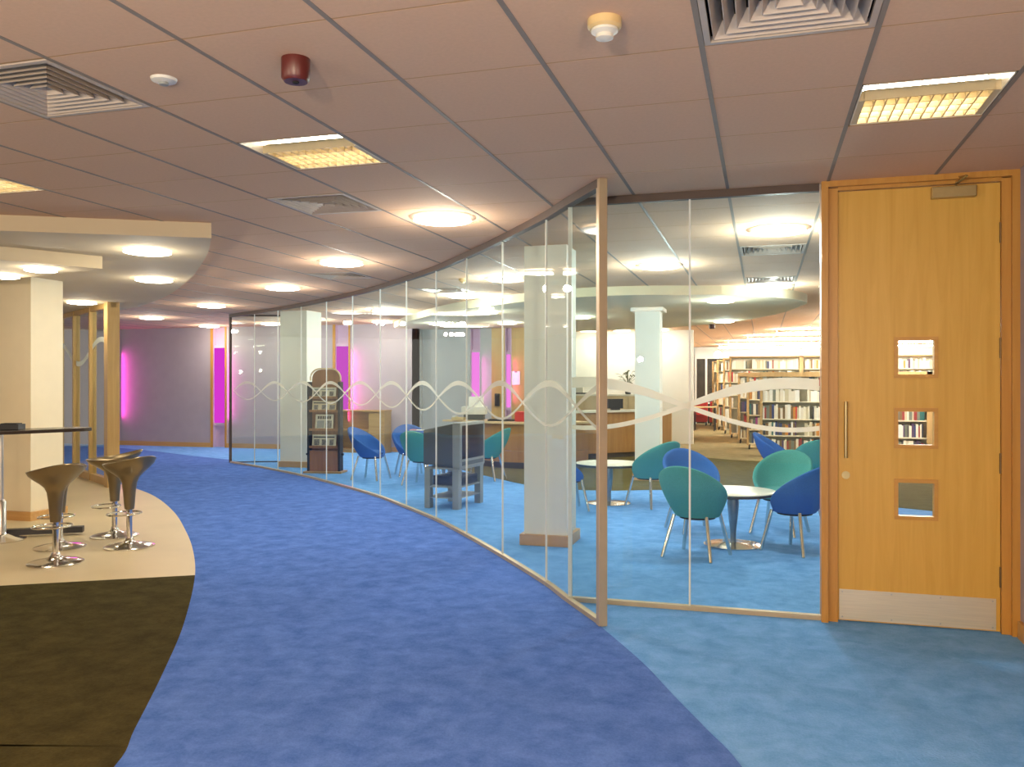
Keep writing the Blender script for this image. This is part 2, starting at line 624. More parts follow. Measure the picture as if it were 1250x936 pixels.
# bulkheads
def soffit(name, P, label, m):
    o = MB().prism(P, SOFFIT, CEIL + 0.02).build(name, m)
    struct(o, label, 'bulkhead')
    return o


bulk_curve = spline([(-4.107, 5.638), (-4.62, 6.29), (-5.3, 7.08), (-5.995, 7.844), (-7.157, 9.014), (-8.1, 9.85), (-8.953, 10.50), (-10.2, 11.25), (-12.0, 12.2)], 5)
BF = Vector((-5.391, 4.922)) - Vector((-4.107, 5.638))
BF.normalize()
soffit('trim_1', bulk_curve + [Vector((-16, 12.6)), Vector((-4.107, 5.638)) + BF * 13], 'cream lowered ceiling with curved edge over the bar area', M_soffit)
room_sof = [(-7.3, 16.05), (-6.24, 14.40), (-5.24, 13.115), (-4.516, 12.33), (-3.813, 11.80), (-3.182, 11.33), (-2.4, 10.95), (-1.63, 10.88), (-0.92, 11.03),
            (-0.317, 11.25), (0.193, 11.735), (0.466, 12.17), (0.60, 12.7), (0.50, 13.4), (0.36, 14.09), (0.113, 14.88), (-0.454, 16.12), (-1.263, 17.06), (-2.4, 17.9), (-4.2, 18.3), (-6, 17.9), (-7.0, 17.1)]
soffit('trim_2', spline(room_sof, 3), 'oval cream lowered ceiling over the reception desk', M_soffit2)

# light raft under the bar bulkhead
ra, rb, rc = Vector((-5.636, 6.185)), Vector((-6.016, 5.493)), Vector((-6.747, 6.47))
d1, d2 = (rb - ra).normalized(), (rc - ra).normalized()
raft = MB().prism([ra, ra + d1 * 4.5, ra + d1 * 4.5 + d2 * 1.9, ra + d2 * 3.2], SOFFIT - 0.11, SOFFIT).build('ceiling_raft', M_soffit)
struct(raft, 'flat cream raft hung below the curved bar ceiling', 'ceiling raft')

# ------------------------------------------------------------------ walls
def wallseg(name, a, b, m, z1=CEIL + 0.02, w=0.12, side=0.06):
    o = MB().obox(a, b, w, 0, z1, side).build(name, m)
    return struct(o)


def base(name, a, b, h=0.10, w=0.02, side=-0.01):
    o = MB().obox(a, b, w, 0, h, side).build(name, M_skirt)
    return struct(o)


YB, YC, YD = 16.45, 16.75, 20.5
wallseg('wall_back', (-17, YB), (-14.772, YB), M_mauve)
wallseg('wall_back', (-14.478, YB), (-11.962, YB), M_mauve)
wallseg('wall_back', (-11.598, YB), (-8.882, YB), M_mauve)
wallseg('wall_back', (-8.52, YB), (-6.95, YB), M_mauve)
wallseg('wall_back', (-6.95, YB + 0.0), (-6.95, YC), M_grey, side=0.06)
wallseg('wall_back', (-6.95, YC), (-5.882, YC), M_grey)
wallseg('wall_back', (-5.658, YC), (-5.41, YC), M_grey)
wallseg('wall_back', (-5.41, YC), (-5.122, YC), M_panel)
wallseg('wall_back', (-4.978, YC), (-4.30, YC), M_panel)
wallseg('wall_back', (-4.30, YC), (-4.75, YD), M_white, side=0.06)
wallseg('wall_back', (-5.2, YD), (-1.59, YD), M_whiter)
wallseg('wall_back', (-1.62, YD + 0.12), (-2.45, 30.5), M_white, side=0.06)
wallseg('wall_far', (-2.45, 30.9), (7.5, 30.9), M_whiter)
wallseg('wall_right', (1.43, 5.72), (1.43, -4.5), M_mauve, side=0.06)
wallseg('wall_front', (1.43, 5.60), (7.5, 5.60), M_mauve, side=0.06)
wallseg('wall_side', (7.5, 5.6), (7.5, 31), M_whiter, side=-0.06)
for nm, a, b in [('baseboard_back', (-14.5, YB), (-11.99, YB)), ('baseboard_back', (-11.57, YB), (-8.92, YB)), ('baseboard_back', (-8.48, YB), (-6.95, YB)),
                 ('baseboard_right', (1.43, 5.52), (1.43, -4.5))]:
    base(nm, a, b)


def light_slot(n, x0, x1, y, glow_mat, z0, z1, label, trims=True):
    """recess with a glowing panel standing in for its coloured light"""
    s = sempty('wall_slot', label, 'wall recess', (0, 0, 0))
    dep = 0.12
    MB().box(x0, x1, y + dep, y + dep + .02, 0, CEIL).box(x0 - .02, x0, y + .01, y + dep + .02, 0, CEIL).box(x1, x1 + .02, y + .01, y + dep + .02, 0, CEIL).build('recess_lining', M_lavslot, s)
    if trims:
        MB().box(x0 - 0.055, x0 - 0.001, y - 0.02, y + .009, 0, CEIL).build('edge_trim', M_jamb, s)
        MB().box(x1 + 0.001, x1 + 0.035, y - 0.02, y + .009, 0, CEIL).build('edge_trim', M_jamb, s)
    cx = (x0 + x1) / 2
    w = (x1 - x0) * 0.5
    MB().box(cx - w, cx + w, y + .05, y + .08, z0, z1).build('glow_panel', glow_mat, s)  # coloured light on the recess back, put into a glowing panel
    MB().box(cx - w, cx + w, y + .05, y + .09, z0 - .06, z0).build('panel_holder', M_lavslot, s)
    MB().box(cx - w, cx + w, y + .05, y + .09, z1, z1 + .06).build('panel_holder', M_lavslot, s)
    d = bpy.data.lights.new('slot_glow', 'AREA')  # added light before the wall, spreads the slot's glow sideways
    d.shape = 'RECTANGLE'
    d.size = z1 - z0 - .2
    d.size_y = 0.14
    d.energy = 5.0 if glow_mat is E_mag else 1.4
    d.color = (1.0, 0.05, 0.62)
    lo = bpy.data.objects.new('slot_glow', d)
    lo.location = (x1 + .04, y - .10, (z0 + z1) / 2)
    lo.rotation_euler = (0, -pi / 2, 0)
    lo.parent = s
    COL.objects.link(lo)


light_slot(0, -14.75, -14.5, YB, E_mag, .55, 2.25, 'narrow recess in the far end of the purple wall', False)
light_slot(1, -11.94, -11.62, YB, E_mag, .55, 2.25, 'wood edged recess in the purple wall beside the glass end post')
light_slot(2, -8.86, -8.54, YB, E_mag, .55, 2.25, 'wood edged recess in the purple wall behind the newspaper rack')
light_slot(3, -5.86, -5.68, YC, E_pink, .95, 2.1, 'recess in the grey wall behind the reception desk', False)
light_slot(4, -5.10, -5.00, YC, E_pink, .95, 2.05, 'slit in the wood panelled wall behind the desk', False)

# ------------------------------------------------------------------ columns
def column(name, x0, x1, y0, y1, z1, m, label, skirt=0.10, cap=False):
    c = sempty(name, label, 'column', ((x0 + x1) / 2, (y0 + y1) / 2, 0))
    hx, hy = (x1 - x0) / 2, (y1 - y0) / 2
    MB().box(-hx, hx, -hy, hy, 0, z1).build('shaft', m, c)
    if skirt:
        t = 0.035
        MB().box(-hx - t, hx + t, -hy - t, hy + t, 0, skirt).build('skirting', M_skirt, c, bevel=0.004)
    if cap:
        MB().box(-hx - .06, hx + .06, -hy - .06, hy + .06, z1 - .06, z1 + 0.0).build('collar', m, c, bevel=0.01)
    return c


column('column', -2.085, -1.69, 7.42, 7.815, CEIL, M_white, 'large white square column with wood skirting close behind the curved glass')
column('column', -8.07, -7.55, 13.0, 13.5, CEIL, M_white, 'white column beside the newspaper rack')
column('column', -1.85, -1.48, 12.75, 13.1, SOFFIT, M_white, 'white column with collar in front of the reception counter', 0.1, True)
column('column', -8.4, -7.46, 7.17, 7.60, SOFFIT, M_cream, 'cream column beside the dark bar table', 0.10)

# ------------------------------------------------------------------ glass partition (curved) and front screen
curve = spline(CURVE, 8)
panels = resample(curve, 0.02)
NP = 12
total = len(panels) - 1
part = sempty('glass_partition', 'long curved frameless glass partition with etched ribbon pattern', 'partition')
HEAD = CEIL
# joint positions along the curve (index), near end first, from the photograph's panel widths
JX = [(-0.943, 5.091), (-1.515, 5.99), (-2.10, 6.81), (-2.71, 7.63), (-3.33, 8.41), (-4.0, 9.16), (-4.68, 9.87), (-5.40, 10.52), (-6.15, 11.16), (-6.95, 11.80), (-7.70, 12.33), (-8.50, 12.87), (-9.32, 13.36)]
JI = [min(range(len(panels)), key=lambda k: (panels[k] - Vector(q)).length) for q in JX]


def strip(P, w, z0, z1, side=0.0):
    """wall-like strip along plan polyline"""
    b = MB()
    n = len(P)
    V = []
    for i, p in enumerate(P):
        d = (P[min(i + 1, n - 1)] - P[max(i - 1, 0)]).normalized()
        nn = Vector((-d.y, d.x))
        for o in (side - w / 2, side + w / 2):
            q = p + nn * o
            V += [(q.x, q.y, z0), (q.x, q.y, z1)]
    F = []
    for i in range(n - 1):
        a, c = i * 4, (i + 1) * 4
        F += [(a, a + 1, c + 1, c), (a + 2, c + 2, c + 3, a + 3), (a + 1, a + 3, c + 3, c + 1), (a, c, c + 2, a + 2)]
    F += [(0, 2, 3, 1), (4 * n - 4, 4 * n - 3, 4 * n - 1, 4 * n - 2)]
    return b.add(V, F)


rail = resample(curve, 0.15)
strip(rail, 0.055, HEAD - 0.055, HEAD - 0.002).build('head_rail', M_rail, part)
strip(rail, 0.040, 0.0, 0.032).build('base_rail', M_sill, part)
for a, b in zip(JI, JI[1:]):
    seg = panels[a:b + 1]
    seg = resample(seg, 0.14)
    # trim 4 mm at both ends
    strip(seg, 0.012, 0.03, HEAD - 0.04).build('glass_panel', M_glass, part)
for a in JI[1:-1]:
    p = panels[a]
    d = (panels[a + 1] - panels[a - 1]).normalized()
    MB().obox(p - d * 0.0045, p + d * 0.0045, 0.0128, 0.032, HEAD - 0.04).build('panel_joint', M_joint, part)
p0 = panels[0]
d0 = (panels[3] - panels[0]).normalized()
MB().obox(p0 - d0 * 0.03, p0 + d0 * 0.018, 0.055, 0, HEAD).build('end_post', M_sill, part, bevel=0.003)
pe = panels[-1]
de = (panels[-1] - panels[-4]).normalized()
MB().obox(pe - de * 0.01, pe + de * 0.03, 0.04, 0, HEAD).build('end_post', M_rail, part)
# glass return at the far end
ret = [Vector((-9.30, 13.40)), Vector((-8.9, 13.62)), Vector((-8.45, 13.8)), Vector((-8.05, 13.9))]
rp = sempty('glass_return', 'short glass return at the far end of the curved partition', 'partition')
strip(resample(ret, 0.2), 0.012, 0.02, HEAD - .03).build('glass_panel', M_glass, rp)
strip(resample(ret, 0.2), 0.03, 0, 0.02).build('base_rail', M_rail, rp)
strip(resample(ret, 0.2), 0.03, HEAD - .03, HEAD).build('head_rail', M_rail, rp)


def ribbon(path_fn, s0, s1, zc, amp_fn, t_fn, n, lift=0.0):
    """flat ribbon on a glass face; path_fn(s)->(plan point, normal)"""
    V, F = [], []
    for k in range(n + 1):
        s = s0 + (s1 - s0) * k / n
        p, nn = path_fn(s)
        z = zc + amp_fn(s)
        z2 = zc + amp_fn(s + 1e-3)
        sl = (z2 - z) / 1e-3
        w = t_fn(s) * sqrt(1 + min(sl * sl, 4)) / 2
        for o in (lift, lift + 0.002):
            q = p + nn * o
            V += [(q.x, q.y, z - w), (q.x, q.y, z + w)]
    for k in range(n):
        a, c = 4 * k, 4 * k + 4
        F += [(a, c, c + 1, a + 1), (a + 2, a + 3, c + 3, c + 2), (a + 1, c + 1, c + 3, a + 3), (a, a + 2, c + 2, c)]
    F += [(0, 1, 3, 2), (4 * n, 4 * n + 2, 4 * n + 3, 4 * n + 1)]
    return MB().add(V, F)


arc = [0.0]
for a, b in zip(panels, panels[1:]):
    arc.append(arc[-1] + (b - a).length)


def curve_at(s):
    s = max(0, min(arc[-1] - 1e-4, s))
    k = min(len(panels) - 2, int(s / arc[-1] * (len(panels) - 1)))
    while k < len(panels) - 2 and arc[k + 1] < s:
        k += 1
    while k > 0 and arc[k] > s:
        k -= 1
    t = (s - arc[k]) / (arc[k + 1] - arc[k])
    p = panels[k].lerp(panels[k + 1], t)
    d = (panels[k + 1] - panels[k]).normalized()
    nn = Vector((-d.y, d.x))
    # towards the corridor (camera side)
    if nn.dot(Vector((0, 0)) - p) < 0:
        nn = -nn
    return p + nn * 0.0065, nn


def near_s(q):
    q = Vector(q)
    k = min(range(len(panels)), key=lambda i: (panels[i] - q).length)
    return arc[k]


# crossings of the two strands along the curve
CROSS = [near_s(q) for q in [(-1.17, 5.43), (-1.80, 6.40), (-2.46, 7.30), (-3.27, 8.33), (-3.98, 9.12), (-4.78, 9.97), (-5.60, 10.70), (-6.45, 11.40), (-7.35, 12.10), (-8.25, 12.72), (-9.2, 13.28)]]


def phase(s):
    C = CROSS
    if s <= C[0]:
        return (s - C[0]) / (C[1] - C[0])
    for k in range(len(C) - 1):
        if s <= C[k + 1]:
            return k + (s - C[k]) / (C[k + 1] - C[k])
    return len(C) - 1


for sg in (1, -1):
    amp = lambda s, sg=sg: sg * 0.150 * sin(pi * phase(s)) + 0.004
    tf = lambda s, sg=sg: 0.019 + 0.026 * max(0.0, sg * sin(pi * phase(s)))
    ribbon(curve_at, 0.03, CROSS[-1], 1.315, amp, tf, 260, 0.0015 * (1 - sg)).build('etched_ribbon', M_frost2, part)

# front screen, square to the hall
YF = 5.60
front = sempty('glass_screen', 'flat glass screen between curved partition and oak door', 'partition')
XF0, XF1 = -1.25, 0.335
MB().box(XF0, XF1, YF - 0.022, YF + 0.022, CEIL - 0.05, CEIL - 0.002).build('head_rail', M_rail, front)
MB().box(XF0, XF1 + .01, YF - 0.02, YF + 0.02, 0, 0.03).build('base_rail', M_sill, front)
MB().box(XF0 + .0, -0.462, YF - 0.006, YF + 0.006, 0.03, CEIL - 0.05).build('glass_panel', M_glass, front)
MB().box(-0.450, XF1, YF - 0.006, YF + 0.006, 0.03, CEIL - 0.05).build('glass_panel', M_glass, front)
MB().box(-0.462, -0.450, YF - 0.0064, YF + 0.0064, 0.03, CEIL - 0.05).build('panel_joint', M_joint, front)
MB().box(XF0 - .012, XF0 + .012, YF - 0.012, YF + 0.012, 0.03, CEIL - 0.05).build('panel_joint', M_joint, front)


def flat_at(s):
    return Vector((s, YF - 0.0065)), Vector((0, -1))


for sg in (1, -1):
    amp = lambda s, sg=sg: sg * 0.150 * sin(pi * (s + 0.49) / 1.30) - 0.003 * sg
    tf = lambda s, sg=sg: 0.030 + 0.042 * max(0.0, sg * sin(pi * (s + 0.49) / 1.30))
    ribbon(flat_at, XF0 + .015, XF1, 1.325, amp, tf, 90, 0.0015 * (1 - sg)).build('etched_ribbon', M_frost, front)

# ------------------------------------------------------------------ door
door = sempty('door_1', 'tall oak door with three small square windows', 'door', (0, 0, 0))
yl0, yl1 = 5.60, 5.645
LX0, LX1, LZ1 = 0.446, 1.340, 2.655
WX0, WX1 = 0.787, 0.985
WZ = [(0.668, 0.869), (1.099, 1.300), (1.525, 1.730)]
leaf = MB().box(LX0, WX0, yl0, yl1, 0.008, LZ1).box(WX1, LX1, yl0, yl1, 0.008, LZ1)
zz = [0.008] + [z for w in WZ for z in w] + [LZ1]
for k in range(0, len(zz), 2):
    leaf.box(WX0, WX1, yl0, yl1, zz[k], zz[k + 1])
leaf.build('leaf', M_door, door)
for (a, b) in WZ:
    t = 0.022
    fr = MB().box(WX0 - t, WX1 + t, yl0 - .010, yl0, b, b + t).box(WX0 - t, WX1 + t, yl0 - .012, yl0, a - t, a).box(WX0 - t, WX0, yl0 - .010, yl0, a, b).box(WX1, WX1 + t, yl0 - .010, yl0, a, b).build('vision_panel_bead', M_bead, door)
    MB().box(WX0, WX1, yl0 + .018, yl0 + .026, a, b).build('glass_pane', M_glass2, fr)
jamb = MB().box(0.345, 0.385, 5.54, 5.70, 0, CEIL).box(0.385, 0.443, 5.575, 5.70, 0, CEIL - .04)
jamb.box(1.343, 1.390, 5.575, 5.70, 0, CEIL - .04).box(1.390, 1.43, 5.54, 5.70, 0, CEIL)
jamb.box(0.385, 1.390, 5.54, 5.70, CEIL - .035, CEIL).box(0.443, 1.343, 5.575, 5.70, LZ1 + .004, CEIL - .035)
jamb.build('door_frame', M_jamb, door)
kp = MB().box(0.452, 1.318, yl0 - 0.003, yl0, 0.014, 0.200).build('kick_plate', M_kick, door)
sc = MB()
for x in (0.47, 0.75, 1.02, 1.30):
    for z in (0.03, 0.185):
        sc.lathe([(0.005, 0), (0.003, 0.002)], 8, (0, 0, 0))
        nv = 16
        for q in range(len(sc.v) - nv, len(sc.v)):
            vx, vy, vz = sc.v[q]
            sc.v[q] = (x + vx, yl0 - 0.003 - vz, z + vy)
sc.build('screw', M_steel, kp)
# pull handle, lock
h = MB().tube([(0.487, yl0 - .05, 1.36), (0.487, yl0 - .05, 1.015)], 0.010, 10)
h.tube([(0.487, yl0, 1.345), (0.487, yl0 - .05, 1.345)], 0.007, 8).tube([(0.487, yl0, 1.03), (0.487, yl0 - .05, 1.03)], 0.007, 8)
h.build('pull_handle', M_brass, door, True)
MB().tube([(0.490, yl0, 0.905), (0.490, yl0 - .010, 0.905)], 0.024, 18).tube([(0.490, yl0 - .010, 0.905), (0.490, yl0 - .016, 0.905)], 0.010, 12).build('lock_escutcheon', M_brass, door, True)
for z in (2.36, 1.68, 1.0, 0.33):
    MB().tube([(1.342, yl0 - .006, z - .06), (1.342, yl0 - .006, z + .06)], 0.008, 8).box(1.335, 1.349, yl0 - .003, yl0, z - .055, z + .055).build('hinge', M_hinge, door)
cl = MB().box(0.965, 1.205, yl0 - .055, yl0, 2.575, 2.640).build('door_closer', M_brass, door, bevel=0.004)
MB().tube([(1.10, yl0 - .03, 2.640), (1.10, yl0 - .03, 2.66), (1.13, yl0 - .17, 2.672), (1.11, yl0 - .05, 2.690)], 0.008, 6).build('closer_arm', M_brass, cl)

# ------------------------------------------------------------------ left timber glazed screen
A, B = Vector((-8.72, 9.78)), Vector((-11.5, 11.61))
dv = (B - A).normalized()
scr = sempty('window_1', 'timber framed internal glazed screen behind the bar stools', 'partition')


def post(s, w, nm='mullion', dep=0.10, m=M_frame):
    MB().obox(A + dv * (s - w / 2), A + dv * (s + w / 2), dep, 0.0, SOFFIT).build(nm, m, scr)


post(0.09, 0.18, 'end_post', 0.16)
post(1.12, 0.07)
post(2.10, 0.07)
post(3.15, 0.07)
MB().obox(A, B, 0.08, 0.0, 0.11).build('bottom_rail', M_frame, scr)
MB().obox(A, B, 0.08, SOFFIT - 0.07, SOFFIT).build('top_rail', M_frame, scr)
for a, b in ((0.18, 1.085), (1.155, 2.065), (2.135, 3.115)):
    MB().obox(A + dv * a, A + dv * b, 0.010, 0.11, SOFFIT - .07).build('glass_pane', M_glass, scr)


def scr_at(s):
    n = Vector((dv.y, -dv.x))
    if n.dot(-A) < 0:
        n = -n
    return A + dv * s + n * 0.006, n


ribbon(scr_at, 0.2, 3.1, 1.93, lambda s: 0.17 * sin(pi * (s - 1.25) / 1.25) * (-1), lambda s: 0.075, 60).build('etched_ribbon', M_frost2, scr)

# ------------------------------------------------------------------ ceiling fittings
def cell_origin(i, j):
    return (GX + GP * i, GY + GP * j)


def troffer(ij, label):
    x, y = cell_origin(*ij)
    t = thing('troffer_light', label, 'ceiling light', (x, y, CEIL), 0, 'recessed fluorescent ceiling lights')
    a, b = 0.014, 0.586
    MB().box(a, b, a, b, .13, .14).box(a, a + .006, a, b, 0, .13).box(b - .006, b, a, b, 0, .13).box(a, b, a, a + .006, 0, .13).box(a, b, b - .006, b, 0, .13).build('housing', M_fitting, t)
    # curved wing on the near side
    V, F = [], []
    n = 8
    for k in range(n + 1):
        u = k / n
        yy = a + .008 + 0.19 * u
        z = 0.004 + 0.062 * sin(u * pi / 2)
        V += [(a + .008, yy, z), (b - .008, yy, z), (a + .008, yy, z + .004), (b - .008, yy, z + .004)]
    for k in range(n):
        p, q = 4 * k, 4 * k + 4
        F += [(p, q, q + 1, p + 1), (p + 2, p + 3, q + 3, q + 2)]
    MB().add(V, F).build('reflector_wing', M_fitting, t, True)
    lo = MB()
    y0, y1 = 0.225, b - .012
    nx, ny = 11, 4
    for k in range(nx + 1):
        xx = a + .03 + (b - a - .06) * k / nx
        lo.box(xx - .003, xx + .003, y0, y1, 0.002, 0.048)
    for k in range(ny + 1):
        yy = y0 + (y1 - y0) * k / ny
        lo.box(a + .03, b - .03, yy - .003, yy + .003, 0.002, 0.048)
    lo.build('louvre', M_louvre, t)
    MB().box(a + .006, a + .03, y0, y1, .001, .045).build('end_plate', M_beige, t)
    MB().box(b - .03, b - .006, y0, y1, .001, .045).build('end_plate', M_beige, t)
    for yy in (0.33, 0.47):
        MB().tube([(0.05, yy, .085), (0.55, yy, .085)], 0.016, 10).build('fluorescent_tube', E_tube, t, True)
    return t


troffer((0, 2), 'square fluorescent ceiling light left of centre, near the red beacon')
troffer((5, 2), 'square fluorescent ceiling light above the oak door')
troffer((-4, 2), 'square fluorescent ceiling light cut by the left picture edge')


def vent(ij, label):
    x, y = cell_origin(*ij)
    t = thing('ceiling_vent', label, 'air vent', (x + .3, y + .3, CEIL), 0, 'square louvred ceiling vents')
    o, w = 0.288, 0.022
    MB().box(-o, o, -o, -o + w, -.004, .02).box(-o, o, o - w, o, -.004, .02).box(-o, -o + w, -o + w, o - w, -.004, .02).box(o - w, o, -o + w, o - w, -.004, .02).build('frame', M_vent, t)
    MB().box(-o, o, -o, o, .11, .12).box(-o, -o + .004, -o, o, .02, .11).box(o - .004, o, -o, o, .02, .11).box(-o, o, -o, -o + .004, .02, .11).box(-o, o, o - .004, o, .02, .11).build('plenum', M_black, t)
    for k in range(6):
        ob = 0.256 - 0.042 * k          # lower edge, half width
        it = ob - 0.030                 # upper edge
        th = 0.003
        V, F = [], []
        for (hh, z) in ((ob, 0.0), (it, 0.055), (it - th, 0.055), (ob - th, 0.0)):
            V += [(-hh, -hh, z), (hh, -hh, z), (hh, hh, z), (-hh, hh, z)]
        for r in range(4):
            a0, b0 = 4 * r, 4 * ((r + 1) % 4)
            for q in range(4):
                F.append((a0 + q, a0 + (q + 1) % 4, b0 + (q + 1) % 4, b0 + q))
        MB().add(V, F).build('blade_ring', M_vent, t)
    return t


vent((-1, 0), 'square ceiling vent in the upper left corner, nearest on that side')
vent((4, 0), 'square ceiling vent cut by the top picture edge above the oak door')
vent((-1, 4), 'square ceiling vent just beyond the left fluorescent light')
vent((-4, 10), 'small distant ceiling vent above the far part of the curved glass rail')
vent((4, 9), 'nearer of two ceiling vents seen through the flat glass screen')
vent((4, 13), 'farther of two ceiling vents seen through the flat glass screen')
vent((-3, 13), 'distant ceiling vent inside the glazed room beyond the white column')


def downlight(x, y, z, label, m=E_down, r=0.22, nm='downlight', power=10, color=(1.0, 0.92, 0.78)):
    t = thing(nm, label, 'ceiling light', (x, y, z), 0, 'round ceiling downlights')
    MB().lathe([(.085, 0.0), (.085, -0.018), (.075, -0.018), (.075, 0.0)], 24, cap0=False, cap1=False).build('trim_ring', M_whiter, t, True)
    MB().lathe([(r, -0.020), (r, -0.027), (r * .85, -0.032), (r * .4, -0.040), (0.01, -0.042)], 32).build('diffuser', m, t, True)  # wide disc, shaped and lit as the downlight's halo
    d = bpy.data.lights.new('downlight_spill', 'POINT')  # added light below the disc, spills onto the ceiling around it
    d.energy = power
    d.color = color
    d.shadow_soft_size = 0.035
    lo = bpy.data.objects.new('downlight_spill', d)
    lo.location = (0, 0, -0.20)
    lo.parent = t
    COL.objects.link(lo)
    return t


DL = [(-2.304, 5.934, 'large bright downlight nearest the curved glass rail in the corridor'),
      (-4.141, 7.821, 'second downlight along the corridor ceiling, before the small vent'),
      (-5.982, 9.693, 'third downlight along the corridor ceiling, right of the bar bulkhead'),
      (-8.477, 11.637, 'fourth downlight along the corridor ceiling, above the magenta recess'),
      (-11.18, 13.522, 'last small downlight at the far end of the corridor ceiling'),
      (-1.046, 8.991, 'downlight in the glazed room left of the panel joint in the flat screen'),
      (0.118, 7.148, 'nearest downlight in the glazed room, beside the oak door'),
      (0.136, 11.313, 'downlight in the glazed room just beyond the farther vent'),
      (-2.929, 9.605, 'downlight left of the large white column, nearest of the inner row'),
      (-4.09, 11.336, 'downlight of the inner row beside the distant inner vent'),
      (-6.204, 13.275, 'downlight of the inner row above the low bookcase'),
      (-8.6, 14.9, 'far downlight of the inner row above the newspaper rack'),
      (-11.6, 15.85, 'slim downlight close to the purple wall'),
      (-9.9, 15.6, 'far downlight close to the purple wall behind the white column'),
      (-7.4, 15.7, 'far downlight close to the purple wall above the low bookcase')]
ROOM = (0.90, 1.0, 0.96)
for k, (x, y, l) in enumerate(DL):
    if 5 <= k <= 11:
        downlight(x, y, CEIL - .003, l, power=24, color=ROOM)
    else:
        downlight(x, y, CEIL - .003, l)
for x, y, l in [(-4.994, 5.99, 'nearest downlight in the curved bar ceiling'), (-6.313, 7.674, 'second downlight in the curved bar ceiling, near its curved edge'),
                (-9.077, 9.581, 'downlight in the bar ceiling above the timber glazed screen')]:
    downlight(x, y, SOFFIT, l, E_down2, 0.19, power=4)
for x, y, l in [(-6.116, 5.986, 'right downlight in the flat raft over the bar'), (-6.821, 6.254, 'left downlight in the flat raft over the bar')]:
    downlight(x, y, SOFFIT - .11, l, E_down2, 0.13, power=2.5)
for x, y, l in [(-0.55, 11.87, 'nearer downlight in the oval ceiling over the desk, right side'), (-0.68, 15.9, 'farther downlight in the oval ceiling over the desk, right side'),
                (-4.2, 12.75, 'downlight at the left edge of the oval ceiling'), (-3.0, 14.2, 'downlight in the middle of the oval ceiling'),
                (-4.6, 15.2, 'downlight at the back of the oval ceiling'), (-5.9, 15.0, 'far left downlight in the oval ceiling')]:
    downlight(x, y, SOFFIT, l, E_down2, 0.18, power=9, color=ROOM)

# smoke detector, sensor, red beacon
t = thing('smoke_detector', 'ivory smoke detector on the ceiling above the curved partition', 'smoke detector', (-0.518, 2.856, CEIL))
MB().lathe([(0.058, 0), (0.058, -.026), (0.050, -.034)], 24).build('base', M_ivory, t, True)
MB().lathe([(0.046, -.034), (0.046, -.042), (0.030, -.052), (0.030, -.064), (0.010, -.072)], 20).build('sensing_chamber', M_offwhite, t, True)
t = thing('fire_beacon', 'dark red round fire beacon on the ceiling', 'fire alarm', (-1.713, 2.868, CEIL))
MB().lathe([(0.054, 0), (0.054, -.075), (0.044, -.088)], 24).build('body', M_red, t, True)
MB().lathe([(0.018, -.040), (0.012, -.0885)], 12, (0.0, 0, -.004)).build('lens', M_rubber, t, True)
t = thing('ceiling_sensor', 'small white round sensor on the ceiling beside the left vent', 'sensor', (-2.339, 2.901, CEIL))
MB().lathe([(0.052, 0), (0.048, -.010), (0.034, -.016)], 24).build('base', M_offwhite, t, True)
MB().lathe([(0.020, -.015), (0.018, -.026), (0.008, -.028)], 16).build('lens', M_tvgrey, t, True)
t = thing('fire_beacon', 'tiny red fire beacon on the bright library ceiling', 'fire alarm', (-1.05, 18.6, CEIL))
MB().lathe([(0.06, 0), (0.06, -.085), (0.05, -.10)], 16).build('body', M_red, t, True)
t = thing('sprinkler_head', 'small sprinkler head on the ceiling beyond the curved glass', 'sprinkler', (-3.441, 9.536, CEIL))
MB().lathe([(0.05, 0), (0.05, -.03), (0.02, -.05), (0.035, -.055)], 14).build('body', M_ivory, t, True)

# library strip lights, hung under the ceiling
for k, (y, x0, x1) in enumerate([(16.3, 1.2, 4.4), (18.4, 1.2, 4.6), (20.8, 0.3, 4.8), (23.4, -0.4, 5.2), (26.2, -1.0, 5.6), (28.8, -1.4, 5.8)]):
    t = thing('strip_light', ['nearest', 'second', 'third', 'fourth', 'fifth', 'farthest'][k] + ' bright strip light over the library shelves', 'ceiling light', ((x0 + x1) / 2, y, CEIL), 0, 'strip lights over the library shelves')
    L = (x1 - x0) / 2
    MB().box(-L, L, -.05, .05, -.13, -.08).build('diffuser', E_lib, t)
    MB().box(-L, -L + .02, -.01, .01, -.08, 0).build('hanger', M_offwhite, t)
    MB().box(L - .02, L, -.01, .01, -.08, 0).build('hanger', M_offwhite, t)

# wall washers over the white wall behind the reception desk
for x in (-4.0, -3.2, -2.3):
    downlight(x, YD - .55, CEIL - .003, {-4.0: 'left', -3.2: 'middle', -2.3: 'right'}[x] + ' downlight washing the white wall behind the reception desk', E_down, 0.2, power=4)

